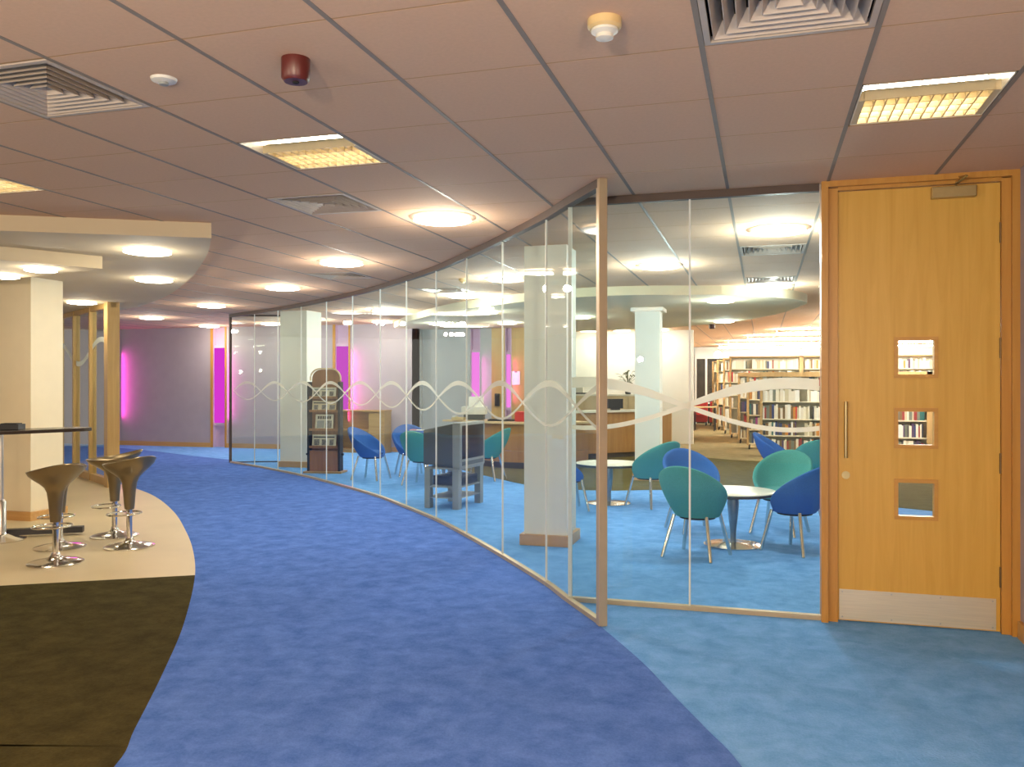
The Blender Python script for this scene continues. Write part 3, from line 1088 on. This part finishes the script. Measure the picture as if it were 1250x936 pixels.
# ------------------------------------------------------------------ tub chairs
def shell_mesh(fab):
    """bucket cut by a steep plane: low at the front (+y), high at the back"""
    zb, n, m = 0.345, 36, 9

    def rim(a):                       # a = angle, +y is the front
        return 0.585 - 0.205 * sin(a)

    def prof(z):
        t = (z - zb) / (0.80 - zb)
        return 0.185 + 0.125 * (1 - (1 - max(0, min(1, t))) ** 2.2) - 0.02 * max(0, t - 0.6)

    def pt(a, z, off=0.0):
        r = prof(z) + off
        lean = -0.10 * (z - zb) / 0.455
        return (r * 1.0 * cos(a), r * 0.96 * sin(a) + lean + 0.03, z)
    V, F = [], []
    rows = []
    # outer, bottom to rim; rolled rim; inner, rim to seat
    for k in range(m + 1):
        t = k / m
        rows.append([pt(2 * pi * q / n, zb + (rim(2 * pi * q / n) - .02 - zb) * (t ** 0.9)) for q in range(n)])
    for off, dz in ((-0.006, -0.004), (-0.020, 0.004), (-0.034, -0.004), (-0.042, -0.020)):
        rows.append([pt(2 * pi * q / n, rim(2 * pi * q / n) + dz, off) for q in range(n)])
    for k in range(1, 6):
        t = k / 5
        row = []
        for q in range(n):
            a = 2 * pi * q / n
            z0 = rim(a) - .02
            zs = 0.385
            z = z0 + (min(z0, zs) - z0) * t
            p = pt(a, z, -0.042 - 0.02 * t)
            row.append(p)
        rows.append(row)
    for r in rows:
        V += r
    for k in range(len(rows) - 1):
        for q in range(n):
            F.append((k * n + q, k * n + (q + 1) % n, (k + 1) * n + (q + 1) % n, (k + 1) * n + q))
    F.append(tuple(range(n))[::-1])
    F.append(tuple(range((len(rows) - 1) * n, len(rows) * n)))
    mb = MB().add(V, F)
    return mb.mesh('shell', fab, True)


def make_chair(fab, label, loc, rz):
    t = thing('tub_chair', label, 'chair', loc, rz, 'tub chairs around the low tables')
    place('shell', shell_mesh(fab), t)
    # seat cushion
    MB().lathe([(0.02, .395), (0.165, .395), (0.185, .410), (0.178, .428), (0.13, .440), (0.02, .444)], 28, (0, 0.02, 0)).build('seat_cushion', fab, t, True)
    MB().lathe([(0.13, .325), (0.15, .325), (0.15, .346), (0.13, .346)], 20, (0, 0.03, 0)).build('under_frame', M_rubber, t)
    for sx, sy in ((1, 1), (-1, 1), (1, -1), (-1, -1)):
        MB().tube([(sx * .145, sy * .14 + .02, .36), (sx * .215, sy * .215 + .01, .006)], 0.0155, 10).lathe([(0.014, 0), (0.014, .008)], 10, (sx * .215, sy * .215 + .01, 0)).build('leg', M_chrome, t, True)
    return t


def face(dx, dy):
    return atan2(-dx, dy)      # local +y turned to (dx, dy)


CH = [('teal', -0.545, 7.33, (.33, .94), 'teal tub chair seen from behind, nearest to the flat glass screen'),
      ('blue', 0.29, 7.80, (-.80, .60), 'dark blue tub chair cut by the oak door frame, at the nearest table'),
      ('teal', 0.16, 8.72, (-.35, -.94), 'light teal tub chair facing the camera across the nearest table'),
      ('blue', -0.66, 8.62, (.50, -.85), 'blue tub chair half hidden behind the nearest teal one'),
      ('teal', -1.27, 10.12, (-.80, .60), 'teal tub chair with tilted rim right of the second round table'),
      ('blue', -2.20, 9.58, (.9, .45), 'blue tub chair half hidden by the large white column'),
      ('blue', 0.22, 12.0, (1.0, -.15), 'blue tub chair in side view just before the bookshelves'),
      ('teal', 0.62, 11.0, (-.15, 1.0), 'dark teal tub chair at the edge of the oak door, far side'),
      ('blue', -5.72, 11.72, (1.0, -.05), 'blue tub chair in side view right of the newspaper rack'),
      ('blue', -5.36, 12.42, (.55, -.83), 'lighter blue tub chair beside the low bookcase'),
      ('teal', -4.70, 11.30, (.1, 1.0), 'teal tub chair behind the television, magazine over its back'),
      ('teal', -3.99, 12.18, (-1.0, .1), 'teal tub chair between the television and the wooden desk')]
PROTO = {}
for c, x, y, d, l in CH:
    if c not in PROTO:
        PROTO[c] = make_chair(M_blue if c == 'blue' else M_teal, l, (x, y, 0), face(*d))
    else:
        dup(PROTO[c], (x, y, 0), face(*d), l)


def round_table(x, y, label, r=0.46):
    t = thing('coffee_table', label, 'table', (x, y, 0), 0, 'low round pedestal tables')
    tp = MB().lathe([(r - .006, .486), (r, .490), (r, .494), (r - .004, .497)], 48).build('table_top', M_table, t, True)
    MB().lathe([(r - .02, .462), (r - .003, .470), (r - .003, .486)], 48).build('edge_band', M_tableedge, tp, True)
    MB().lathe([(0.030, .01), (0.026, .05), (0.026, .12), (0.044, .28), (0.052, .38), (0.046, .45), (0.07, .463)], 24).build('pedestal', M_gun, t, True)
    MB().lathe([(0.262, 0.004), (0.262, .010), (0.20, .017), (0.05, .024), (0.03, .03)], 40).build('base', M_chrome, t, True)
    return t


round_table(-0.26, 7.93, 'white round coffee table nearest the flat glass screen', 0.38)
round_table(-1.80, 10.22, 'white round coffee table between the large white column and the screen', 0.40)
round_table(-4.70, 12.15, 'white round coffee table behind the television', 0.38)

# magazine over the teal chair
t = thing('magazine', 'red and white magazine lying over the back of the teal chair', 'magazine', (-4.70, 11.13, 0.795), 0.2)
MB().box(-.10, .10, -.07, .07, 0, .006).build('pages', M_whitepaper, t)
MB().box(-.10, -.01, -.07, .07, .006, .009).build('cover', M_redseat, t)

# ------------------------------------------------------------------ bar area
def stool_meshes():
    n = 36

    def R(a, z, base_r, tilt):
        return base_r
    V, F, rows = [], [], []
    outer = [(0.030, .335), (0.041, .338), (0.046, .40), (0.054, .50), (0.064, .575), (0.084, .620), (0.124, .658), (0.174, .694), (0.220, .732), (0.244, .766)]
    for r, z in outer:
        row = []
        tt = max(0, (z - .60) / .166)
        for q in range(n):
            a = 2 * pi * q / n
            row.append((r * cos(a) * (1 + .02 * tt), r * sin(a) * (1 - .14 * tt), z + tt * (0.040 * cos(a) + 0.012 * cos(2 * a))))
        rows.append(row)
    rows.append([(p[0] * .975, p[1] * .975, p[2] + .006) for p in rows[-1]])
    inner = [(0.200, .732), (0.150, .706), (0.07, .694), (0.01, .691)]
    for r, z in inner:
        tt = (z - .69) / .10
        rows.append([(r * cos(2 * pi * q / n), r * sin(2 * pi * q / n) * (1 - .1 * tt), z + tt * 0.040 * cos(2 * pi * q / n)) for q in range(n)])
    for r in rows:
        V += r
    for k in range(len(rows) - 1):
        for q in range(n):
            F.append((k * n + q, k * n + (q + 1) % n, (k + 1) * n + (q + 1) % n, (k + 1) * n + q))
    F.append(tuple(range(n))[::-1])
    F.append(tuple(range((len(rows) - 1) * n, len(rows) * n)))
    return MB().add(V, F).mesh('seat_shell', M_bronze, True)


def make_stool(label, loc, rz):
    t = thing('bar_stool', label, 'stool', loc, rz, 'bronze bar stools by the bar table')
    place('seat_shell', stool_meshes(), t)
    MB().lathe([(0.024, .03), (0.024, .34)], 20).build('gas_column', M_chrome, t, True)
    MB().lathe([(0.212, .002), (0.212, .010), (0.19, .020), (0.12, .032), (0.06, .046), (0.036, .066), (0.030, .09)], 40).build('base', M_chrome, t, True)
    ring = [(0.125 * cos(a) - .075, 0.150 * sin(a), .292) for a in [2 * pi * k / 28 for k in range(28)]]
    MB().tube(ring, 0.008, 8, True).tube([(0.0, 0, .292), (0.05, 0, .292)], 0.007, 8).lathe([(0.032, .275), (0.032, .31)], 16).build('foot_ring', M_chrome, t, True)
    return t


st = make_stool('bronze bar stool standing nearest, in front of the dark bar table end', (-5.519, 5.548, 0.005), -0.45)
dup(st, (-5.433, 6.285, 0.005), -0.25, 'bronze bar stool nearest to the blue carpet, of the overlapping pair')
dup(st, (-5.942, 6.678, 0.005), 0.75, 'bronze bar stool behind the other of the overlapping pair')
low = dup(st, (-6.00, 6.08, 0.005), -0.4, 'bronze bar stool hidden behind the nearest stool, only base and footring showing')
low.scale = (1, 1, 0.93)      # gas lift let down

bt = thing('bar_table', 'long narrow dark topped bar table with steel pedestal', 'table', (-6.85, 6.15, 0.005), 0)
dirb = Vector((0.30, 0.767)).normalized()
rb_ = atan2(dirb.y, dirb.x)


def bt_build(mb, name, m, parent, smooth=False, bevel=0.0):
    return mb.build(name, m, parent, smooth, bevel=bevel)


# top: its edge runs from the left of the picture to the stool pair
te, ts = Vector((-5.981, 6.502)), Vector((-6.85, 4.6))
dd = (te - ts).normalized()
nn = Vector((-dd.y, dd.x))
off = Vector((-6.85, 6.15))
P = []
for a, b in ((ts, 0), (te - dd * .12, 0), (te - dd * .03, .05), (te, .16), (te - dd * .06, .30), (te - dd * .20, .34), (ts, .34)):
    q = a + nn * b - off
    P.append((q.x, q.y))
MB().prism(P, 1.016, 1.047).build('table_top', M_bar, bt, bevel=0.004)
lp = Vector((-6.80, 6.20)) - off
MB().lathe([(0.022, .03), (0.022, 1.02)], 16, (lp.x, lp.y, 0)).lathe([(0.045, .03), (0.045, .36), (0.03, .38)], 16, (lp.x, lp.y, 0)).build('pedestal', M_steel, bt, True)
MB().lathe([(0.21, 0.0), (0.21, .012), (0.12, .03), (0.05, .06), (0.045, .08)], 32, (lp.x, lp.y, 0)).build('base', M_chrome, bt, True)
fa, fb = Vector((-6.95, 6.30)) - off, Vector((-6.33, 6.70)) - off
MB().obox(fa, fb, 0.09, 0.02, 0.075).build('foot_bar', M_dark, bt)
t = thing('till_box', 'small black box on the left end of the bar table', 'box', (-6.40, 5.98, 1.054), 0.4)
MB().box(-.12, .06, -.07, .07, 0, .05).build('body', M_dark, t, bevel=.004)
MB().box(-.10, .04, -.05, .05, .05, .058).build('lid', M_rubber, t)

# ------------------------------------------------------------------ newspaper rack
rk = thing('newspaper_rack', 'dark wooden newspaper rack with rounded top and black sides', 'display rack', (-6.86, 12.42, 0), 0.18)
hw, HT = 0.24, 1.70
out = [(-hw, 0.03)] + [(hw, 0.03)] + [(hw, HT - .20)] + [(hw - .15 + .15 * cos(a), HT - .17 + .15 * sin(a)) for a in [pi / 2 * k / 6 for k in range(1, 7)]] + [(-hw + .15 - .15 * sin(a), HT - .17 + .15 * cos(a)) for a in [pi / 2 * k / 6 for k in range(0, 7)]]


def front_prism(P2, y0, y1):
    n = len(P2)
    V = [(x, y0, z) for x, z in P2] + [(x, y1, z) for x, z in P2]
    F = [tuple(range(n)), tuple(range(n, 2 * n))[::-1]] + [(i, n + i, n + (i + 1) % n, (i + 1) % n) for i in range(n)]
    return MB().add(V, F)


front_prism(out, .02, .05).build('back_board', M_rackwood, rk)
arch = [(hw + .012 - .0, HT - .20)] + [(hw - .15 + .165 * cos(a), HT - .17 + .165 * sin(a)) for a in [pi / 2 * k / 8 for k in range(1, 9)]]
arch = arch + [(-x, z) for x, z in arch[::-1]]
MB().tube([(x, -.02, z) for x, z in arch], 0.014, 6).build('arch_trim', M_desktop, rk, True)
for s in (-1, 1):
    MB().box(s * hw + (-.035 if s < 0 else 0), s * hw + (0 if s < 0 else .035), -.13, .05, .03, HT - .22).build('side_panel', M_rubber, rk, bevel=0.006)
    MB().tube([(s * (hw + .035), -.05, .30), (s * (hw + .075), -.05, .30)], 0.018, 8).build('side_knob', M_dark, rk)
MB().box(-.32, .32, -.20, .14, 0, .03).build('base', M_casewood, rk, bevel=0.004)
MB().box(-hw, hw, -.10, .02, .03, .36).build('plinth_box', M_rackwood, rk)
TIERS = (0.42, 0.70, 1.00, 1.22)
for z in TIERS:
    MB().box(-hw, hw, -.12, .02, z - .015, z).box(-hw, hw, -.12, -.11, z, z + .025).build('shelf', M_rackwood, rk)
NEWS = ['lowest newspaper in the rack, wide and pale', 'newspaper on the second tier of the rack, with bold black headline', 'newspaper on the third tier of the rack, tan toned', 'topmost newspaper in the rack, just under the rounded top']
c_, s_ = cos(.18), sin(.18)
for k, z in enumerate(TIERS):
    w = (.20, .15, .20, .20)[k]
    hgt = (.20, .25, .17, .17)[k]
    ly = -.045
    t = thing('newspaper', NEWS[k], 'newspaper', (-6.86 - s_ * ly, 12.42 + c_ * ly, z), .18, 'newspapers in the rack')
    tilt = .05

    def sl(x0, x1, z0, z1, th0, th1):
        y = lambda q, th: -0.05 + tilt * q / .25 - th
        return MB().add([(x0, y(z0, th0), z0), (x1, y(z0, th0), z0), (x1, y(z1, th0), z1), (x0, y(z1, th0), z1), (x0, y(z0, th1), z0), (x1, y(z0, th1), z0), (x1, y(z1, th1), z1), (x0, y(z1, th1), z1)],
                        [(0, 1, 2, 3), (7, 6, 5, 4), (4, 5, 1, 0), (5, 6, 2, 1), (6, 7, 3, 2), (7, 4, 0, 3)])
    sl(-w, w, 0.0, hgt, 0, .012).build('folded_pages', M_paper if k != 2 else M_beige, t)
    g = MB()
    if k == 1:
        for q in range(6):
            x = -.115 + q * .039
            o = sl(x, x + .030, .175, .222, .012, .0135)
            g.add(o.v, o.f)
        g.build('headline', M_ink, t)
        o = sl(-.12, .0, .03, .15, .012, .0132)
        o.build('text_block', M_tvgrey, t)
        sl(.02, .125, .03, .15, .012, .0132).build('picture', M_photo, t)
    else:
        for q in range(3):
            x = -w + .03 + q * .13
            o = sl(x, x + .07 + .02 * (q == k % 3), .03, hgt * .62, .012, .0135)
            g.add(o.v, o.f)
        g.build('pictures', M_photo, t)
        sl(-w + .02, w - .03, hgt * .75, hgt * .86, .012, .0135).build('headline', M_ink if k != 3 else M_tvgrey, t)

# ------------------------------------------------------------------ low bookcase
bc = thing('low_bookcase', 'low empty wooden bookcase against the purple wall', 'bookcase', (-8.12, 16.18, 0), 0)
MB().box(-.62, -.59, -.17, .17, 0, .86).build('side_panel', M_casewood, bc)
MB().box(.59, .62, -.17, .17, 0, .86).build('side_panel', M_casewood, bc)
MB().box(.26, .29, -.17, .16, .06, .83).build('divider', M_casewood, bc)
MB().box(-.63, .63, -.18, .18, .86, .89).build('top', M_casewood, bc)
for z in (.05, .46):
    MB().box(-.59, .26, -.16, .16, z, z + .025).build('shelf', M_casewood, bc)
MB().box(.29, .59, -.165, -.15, .06, .83).build('door', M_casewood, bc)
MB().box(-.59, .59, .155, .17, 0, .86).build('back_panel', M_casewood, bc)
MB().box(-.59, .59, -.15, .16, 0, .05).build('plinth', M_casewood, bc)

# ------------------------------------------------------------------ television and stand
TVX = Vector((-3.35, 9.20))
ang = atan2(0.65, 0.07) - pi / 2          # local +y runs along the screen, +x is the viewing side
tvs = thing('television_stand', 'grey metal television stand with low shelf', 'stand', (TVX.x, TVX.y, 0), ang)
for lx, ly, w in ((-.06, .035, .08), (-.06, .635, .08), (-.43, .035, .07), (-.43, .635, .07)):
    MB().box(lx - w / 2, lx + w / 2, ly - .045, ly + .045, 0, .46).build('leg', M_tvgrey, tvs, bevel=.004)
MB().box(-.47, -.01, .0, .67, .46, .48).build('top_tray', M_tvgrey, tvs)
MB().box(-.45, -.03, .01, .66, .245, .262).build('shelf', M_tvgrey, tvs)
MB().box(-.45, -.03, .01, .66, .12, .132).build('bottom_shelf', M_tvgrey, tvs)
tv = thing('television', 'boxy grey tube television facing the reception side', 'television', (TVX.x, TVX.y, .481), ang)
MB().box(-.10, 0, -.01, .68, 0, .525).build('front_casing', M_tvgrey, tv, bevel=.008)
V = [(-.10, .01, .02), (-.10, .66, .02), (-.10, .66, .515), (-.10, .01, .515), (-.52, .06, .02), (-.52, .60, .02), (-.52, .60, .43), (-.52, .06, .43)]
MB().add(V, [(0, 3, 2, 1), (4, 5, 6, 7), (0, 1, 5, 4), (1, 2, 6, 5), (2, 3, 7, 6), (3, 0, 4, 7)]).build('tube_housing', M_tvdark, tv, bevel=.012)
MB().box(0, .006, .045, .625, .10, .49).build('screen', M_screen, tv, bevel=.003)
MB().box(0, .005, .05, .62, .025, .07).build('control_strip', M_tvdark, tv)
vr = thing('video_recorder', 'black video recorder on the television stand shelf', 'video recorder', (TVX.x, TVX.y, .2625), ang)
MB().box(-.41, -.05, .11, .57, 0, .11).build('body', M_dark, vr, bevel=.004)
MB().box(-.05, -.045, .14, .54, .02, .09).build('front_panel', M_rubber, vr)

# ------------------------------------------------------------------ reception desks
dk = thing('reception_desk', 'low oak reception desk with pale wood top', 'desk', (0, 0, 0))
DF = spline([(-5.05, 14.55), (-4.5, 14.08), (-3.9, 13.93), (-3.3, 14.15), (-2.95, 14.6)], 5)
strip(DF, 0.05, 0.0, 0.10, -.06).build('plinth', M_tableedge, dk)
MB()
strip(DF, 0.04, 0.10, 0.29, 0.0).build('lower_panel', M_desk, dk)
strip(DF, 0.04, 0.30, 0.755, 0.0).build('front_panel', M_desk, dk)
dt = [Vector((-5.62, 14.48)), Vector((-5.2, 14.36))] + spline([(-4.8, 14.18), (-4.5, 13.98), (-3.9, 13.83), (-3.25, 14.07), (-2.86, 14.55)], 4) + [Vector((-3.5, 15.0)), Vector((-4.1, 14.75)), Vector((-4.7, 15.0)), Vector((-5.3, 14.95))]
MB().prism(dt, .757, .79).build('desk_top', M_desktop, dk)
rc = thing('reception_counter', 'high curved wooden reception counter with white top behind the columns', 'counter', (0, 0, 0))
CF = spline([(-3.9, 15.0), (-3.36, 15.8), (-2.9, 16.3), (-2.43, 16.75), (-1.78, 17.25)], 5)
strip(CF, 0.05, 0, 0.10, .06).build('plinth', M_tableedge, rc)
strip(CF, 0.04, 0.10, 0.885, 0.0).build('front_panel', M_desk, rc)
MB().obox(CF[-1], CF[-1] + Vector((-.35, .55)), .05, .0, .885).build('end_panel', M_desktop, rc)
strip(CF, 0.42, 0.887, 0.925, 0.14).build('counter_top', M_table, rc)

def simple(nm, label, cat, loc, parts, rz=0, group=None):
    t = thing(nm, label, cat, loc, rz, group)
    for pn, b, m in parts:
        MB().box(*b).build(pn, m, t, bevel=.004)
    return t


simple('desk_printer', 'cream printer on the left end of the reception desk', 'printer', (-5.05, 14.62, .791),
       [('body', (-.22, .22, -.16, .16, .10, .24), M_offwhite), ('base', (-.18, .18, -.14, .14, 0, .10), M_tvdark), ('paper_tray', (-.10, .16, -.05, .10, .24, .42), M_whitepaper)], .2)
simple('desk_telephone', 'cream telephone on the reception desk beside the printer', 'telephone', (-5.28, 14.44, .791),
       [('body', (-.12, .12, -.09, .09, 0, .05), M_ivory), ('handset', (-.10, -.05, -.09, .09, .05, .08), M_offwhite)])
simple('desk_keyboard', 'dark keyboard lying on the reception desk', 'keyboard', (-4.35, 14.25, .791), [('body', (-.30, .26, -.09, .09, 0, .03), M_dark), ('keys', (-.28, .24, -.07, .07, .03, .036), M_rubber)])
simple('card_box', 'red card box on the reception desk beside the large column', 'box', (-3.98, 14.2, .791), [('body', (-.15, .14, -.11, .11, 0, .15), M_redseat), ('lid', (-.155, .145, -.115, .115, .15, .17), M_redseat)])
simple('counter_monitor', 'black monitor on the white reception counter top', 'monitor', (-2.80, 16.62, .926), [('screen_case', (-.16, .16, -.03, .03, .03, .22), M_dark), ('foot', (-.08, .08, -.06, .06, 0, .03), M_dark)], .6)
bcab = thing('back_cabinet', 'beige cabinet behind the reception counter', 'cabinet', (-3.6, 19.3, 0))
MB().box(-.85, 1.25, -.25, .25, 0, 1.16).build('body', M_beige, bcab)
MB().box(-.88, 1.28, -.27, .27, 1.16, 1.20).build('top', M_table, bcab)
for k in range(4):
    MB().box(-.82 + .51 * k, -.34 + .51 * k, -.27, -.25, .08, 1.12).build('door', M_beige, bcab)
simple('file_box', 'dark file box on the counter beside the collared column', 'box', (-2.36, 17.0, .926), [('body', (-.06, .14, -.08, .08, 0, .20), M_olive), ('spine', (-.05, -.01, -.085, -.08, .03, .17), M_dark)], .6)
simple('wall_notice', 'white notice on the wood panelled wall', 'notice', (-4.88, YC - .012, 1.42), [('sheet', (-.09, .09, 0, .01, 0, .28), M_whitepaper), ('clip', (-.03, .03, -.004, 0, .25, .28), M_tvgrey)])
simple('wall_telephone', 'dark door entry phone on the wood panelled wall', 'telephone', (-5.28, YC - .05, .98), [('body', (-.05, .05, 0, .05, 0, .26), M_dark), ('handset', (-.03, .03, -.03, 0, .02, .22), M_rubber)])


def plant(loc, label, h, spread, n, seed):
    rnd = random.Random(seed)
    t = thing('potted_plant', label, 'plant', loc)
    MB().lathe([(0.06, 0), (0.085, .12), (0.088, .13), (0.075, .13)], 16).build('pot', M_pot, t, True)
    stem = MB()
    lf = MB()
    for k in range(n):
        a = rnd.uniform(0, 2 * pi)
        r = rnd.uniform(.25, 1) * spread
        z = .13 + h * rnd.uniform(.25, 1)
        tip = Vector((r * cos(a), r * sin(a), z))
        mid = Vector((tip.x * .35, tip.y * .35, z * .75))
        stem.tube([(0, 0, .12), mid, tip], .004, 5)
        d = Vector((cos(a), sin(a), rnd.uniform(-.6, .2))).normalized()
        s = Vector((-sin(a), cos(a), 0))
        L, W = .13, .035
        lf.add([tip - d * .02, tip + d * L * .4 + s * W, tip + d * L, tip + d * L * .4 - s * W, tip + d * L * .4 + Vector((0, 0, .012))], [(0, 1, 4), (1, 2, 4), (2, 3, 4), (3, 0, 4)])
    stem.build('stem', M_leaf, t)
    lo = lf.build('leaves', M_leaf, t)
    lo['kind'] = 'stuff'
    return t


plant((-2.95, 19.25, 1.201), 'leafy plant on the beige cabinet beside the collared column', .42, .22, 22, 3)
plant((-4.35, 19.3, 1.201), 'tall thin plant on the beige cabinet beside the bronze glass post', .55, .16, 16, 5)
simple('bowl_tray', 'dark tray on the beige cabinet beside the thin plant', 'tray', (-4.05, 19.2, 1.201), [('tray', (-.14, .14, -.10, .10, 0, .03), M_pot), ('stack', (-.10, .08, -.07, .07, .03, .30), M_offwhite)])

# ------------------------------------------------------------------ library shelving
BOOKCOL = [(.55, .48, .33), (.78, .72, .58), (.72, .66, .55), (.05, .05, .06), (.30, .04, .035), (.50, .03, .03), (.03, .05, .16), (.03, .13, .12), (.20, .12, .05), (.36, .05, .25), (.80, .78, .72), (.55, .22, .04), (.09, .05, .12), (.16, .18, .14)]
BOOKNAME = ['tan', 'cream', 'pale beige', 'black', 'dark red', 'bright red', 'navy', 'dark green', 'brown', 'magenta', 'white', 'orange', 'plum', 'olive']
BM = [mat('book_' + n.replace(' ', '_'), c, 0.55, noise=0.10, scale=25, stretch=(1, 1, 3)) for n, c in zip(BOOKNAME, BOOKCOL)]
W1 = [2.6, 2.6, 2.0, 3.6, 1.6, .8, 1.6, 1.0, 2.6, .6, 2.4, .6, 1.6, 2.6]
W2 = [3, 4, 4, .4, .35, .3, .2, .25, .6, .25, 5, .5, .2, .5]
rows = [(-0.06, 17.55, 1.67, [.14, .44, .76, 1.10, 1.40]), (-0.345, 19.5, 1.67, [.14, .44, .76, 1.10, 1.40]), (-0.58, 21.3, 1.70, [.14, .44, .76, 1.10, 1.40]),
        (-0.85, 23.2, 2.15, [.14, .46, .80, 1.14, 1.48, 1.82]), (-1.09, 25.0, 2.15, [.14, .46, .80, 1.14, 1.48, 1.82]), (-1.36, 26.9, 2.15, [.14, .46, .80, 1.14, 1.48, 1.82]), (-1.6, 28.7, 2.15, [.14, .46, .80, 1.14, 1.48, 1.82])]
ORD = ['nearest', 'second', 'third', 'fourth', 'fifth', 'sixth', 'seventh']
unit_me = {}
for wk in range(4):
    for ck in range(len(BM)):
        w = (.026, .034, .044, .056)[wk]
        unit_me[(wk, ck)] = MB().box(0, w, 0, .17, 0, 1).mesh('book', BM[ck])
for k, (x0, y, h, zs) in enumerate(rows):
    x1 = 4.5
    t = thing('library_shelving', ORD[k] + ' double sided library shelving row counted from the glass', 'bookshelf', (x0, y, 0), 0, 'library shelving rows')
    L = x1 - x0
    for ex in (0.0, L - .05):
        MB().box(ex, ex + .05, -.26, .26, .09, h).build('end_panel', M_shelfwood, t, bevel=.004)
    for ux in (L * .335, L * .665):
        MB().box(ux - .05, ux + .05, -.27, -.235, .09, h).build('upright', M_shelfwood, t)
    MB().box(.05, L - .05, -.01, .01, .10, h - .02).build('back_panel', M_shelfmetal, t)
    MB().box(0, L, -.27, .27, h - .09 if k < 3 else h - .03, h).build('top_board', M_shelfwood, t)
    for z in zs:
        MB().box(.05, L - .05, -.255, .255, z - .022, z).build('shelf', M_shelfmetal, t)
    cs = MB()
    for cx in (.05, L * .33, L * .66, L - .06):
        for cy in (-.2, .2):
            cs.tube([(cx - .01, cy, .045), (cx + .02, cy, .045)], .045, 12)
    cs.build('castor', M_rubber, t)
    rnd = random.Random(40 + k)
    bulk = {}
    for zi, z in enumerate(zs):
        gap = (zs[zi + 1] if zi + 1 < len(zs) else h - .03) - z - .03
        single = (k == 0 and zi in (0, 1, 2, 3)) or (k == 3 and zi == 5)
        x = x0 + .06
        while x < x1 - .14:
            if rnd.random() < .045:
                x += rnd.uniform(.05, .16)
                continue
            wk = rnd.choice((0, 1, 2, 2, 3)) if k == 0 else rnd.choice((1, 2, 2, 3))
            w = (.026, .034, .044, .056)[wk]
            ck = rnd.choices(range(len(BM)), W1 if k < 3 and zi < 3 else W2)[0]
            hh = gap * rnd.uniform(.68, .94)
            if any(abs(x + w / 2 - (x0 + q)) < .09 for q in (L * .335, L * .665)) and single:
                x += w
                continue
            if single and (x < 1.30 or (k == 0 and 1.95 < x < 2.95)):
                o = place('book', unit_me[(wk, ck)], None, (x, y - .235, z), 0)
                o.scale = (1, 1, hh)
                if k == 0:
                    tier = ['lowest', 'second lowest', 'middle', 'upper'][zi]
                    lb = '%s book on the %s shelf of the nearest bookshelf row' % (BOOKNAME[ck], tier)
                    gp = 'books on the %s shelf of the nearest row' % tier
                else:
                    lb = '%s book on the top shelf of the tall fourth bookshelf row' % BOOKNAME[ck]
                    gp = 'books on the top shelf of the fourth row'
                tag(o, lb, 'book', gp)
            else:
                bulk.setdefault(ck, MB()).box(x - x0, x - x0 + w, -.235, -.065, z, z + hh)
            x += w + .001
    for ck, b in bulk.items():
        o = b.build('shelved_books', BM[ck], t)
        o['kind'] = 'stuff'

# far window, red seats, far table
wn = sempty('window_2', 'tall dark window with white bars at the far end of the library', 'window', (0, 30.84, 0))
MB().box(-2.30, -1.25, -.02, .0, 0, 2.30).build('glass_pane', M_night, wn)
MB().box(-2.33, -2.27, -.06, .02, 0, 2.45).box(-1.97, -1.90, -.06, .02, 0, 2.45).box(-1.28, -1.22, -.06, .02, 0, 2.45).box(-2.3, -1.25, -.05, .02, 2.30, 2.45).box(-2.3, -1.25, -.04, .02, .70, .76).build('frame', M_whiter, wn)
for x, l in ((-2.05, 'left'), (-1.5, 'right')):
    t = thing('easy_chair', l + ' red easy chair before the far dark window', 'chair', (x, 29.4, 0), 0, 'red easy chairs by the far window')
    MB().box(-.24, .24, -.25, .25, .12, .40).build('seat', M_redseat, t, bevel=.03)
    MB().box(-.24, .24, .18, .32, .35, .80).build('backrest', M_redseat, t, bevel=.03)
    for sx in (-.2, .2):
        for sy in (-.2, .2):
            MB().tube([(sx, sy, .13), (sx, sy, 0)], .015, 6).build('leg', M_dark, t)
t = thing('study_table', 'small wooden table with thin legs far behind the white wall corner', 'table', (-1.70, 26.3, 0))
MB().box(-.35, .35, -.35, .35, .70, .73).build('table_top', M_desktop, t)
for sx in (-.3, .3):
    for sy in (-.3, .3):
        MB().tube([(sx, sy, .70), (sx, sy, 0)], .018, 6).build('leg', M_dark, t)
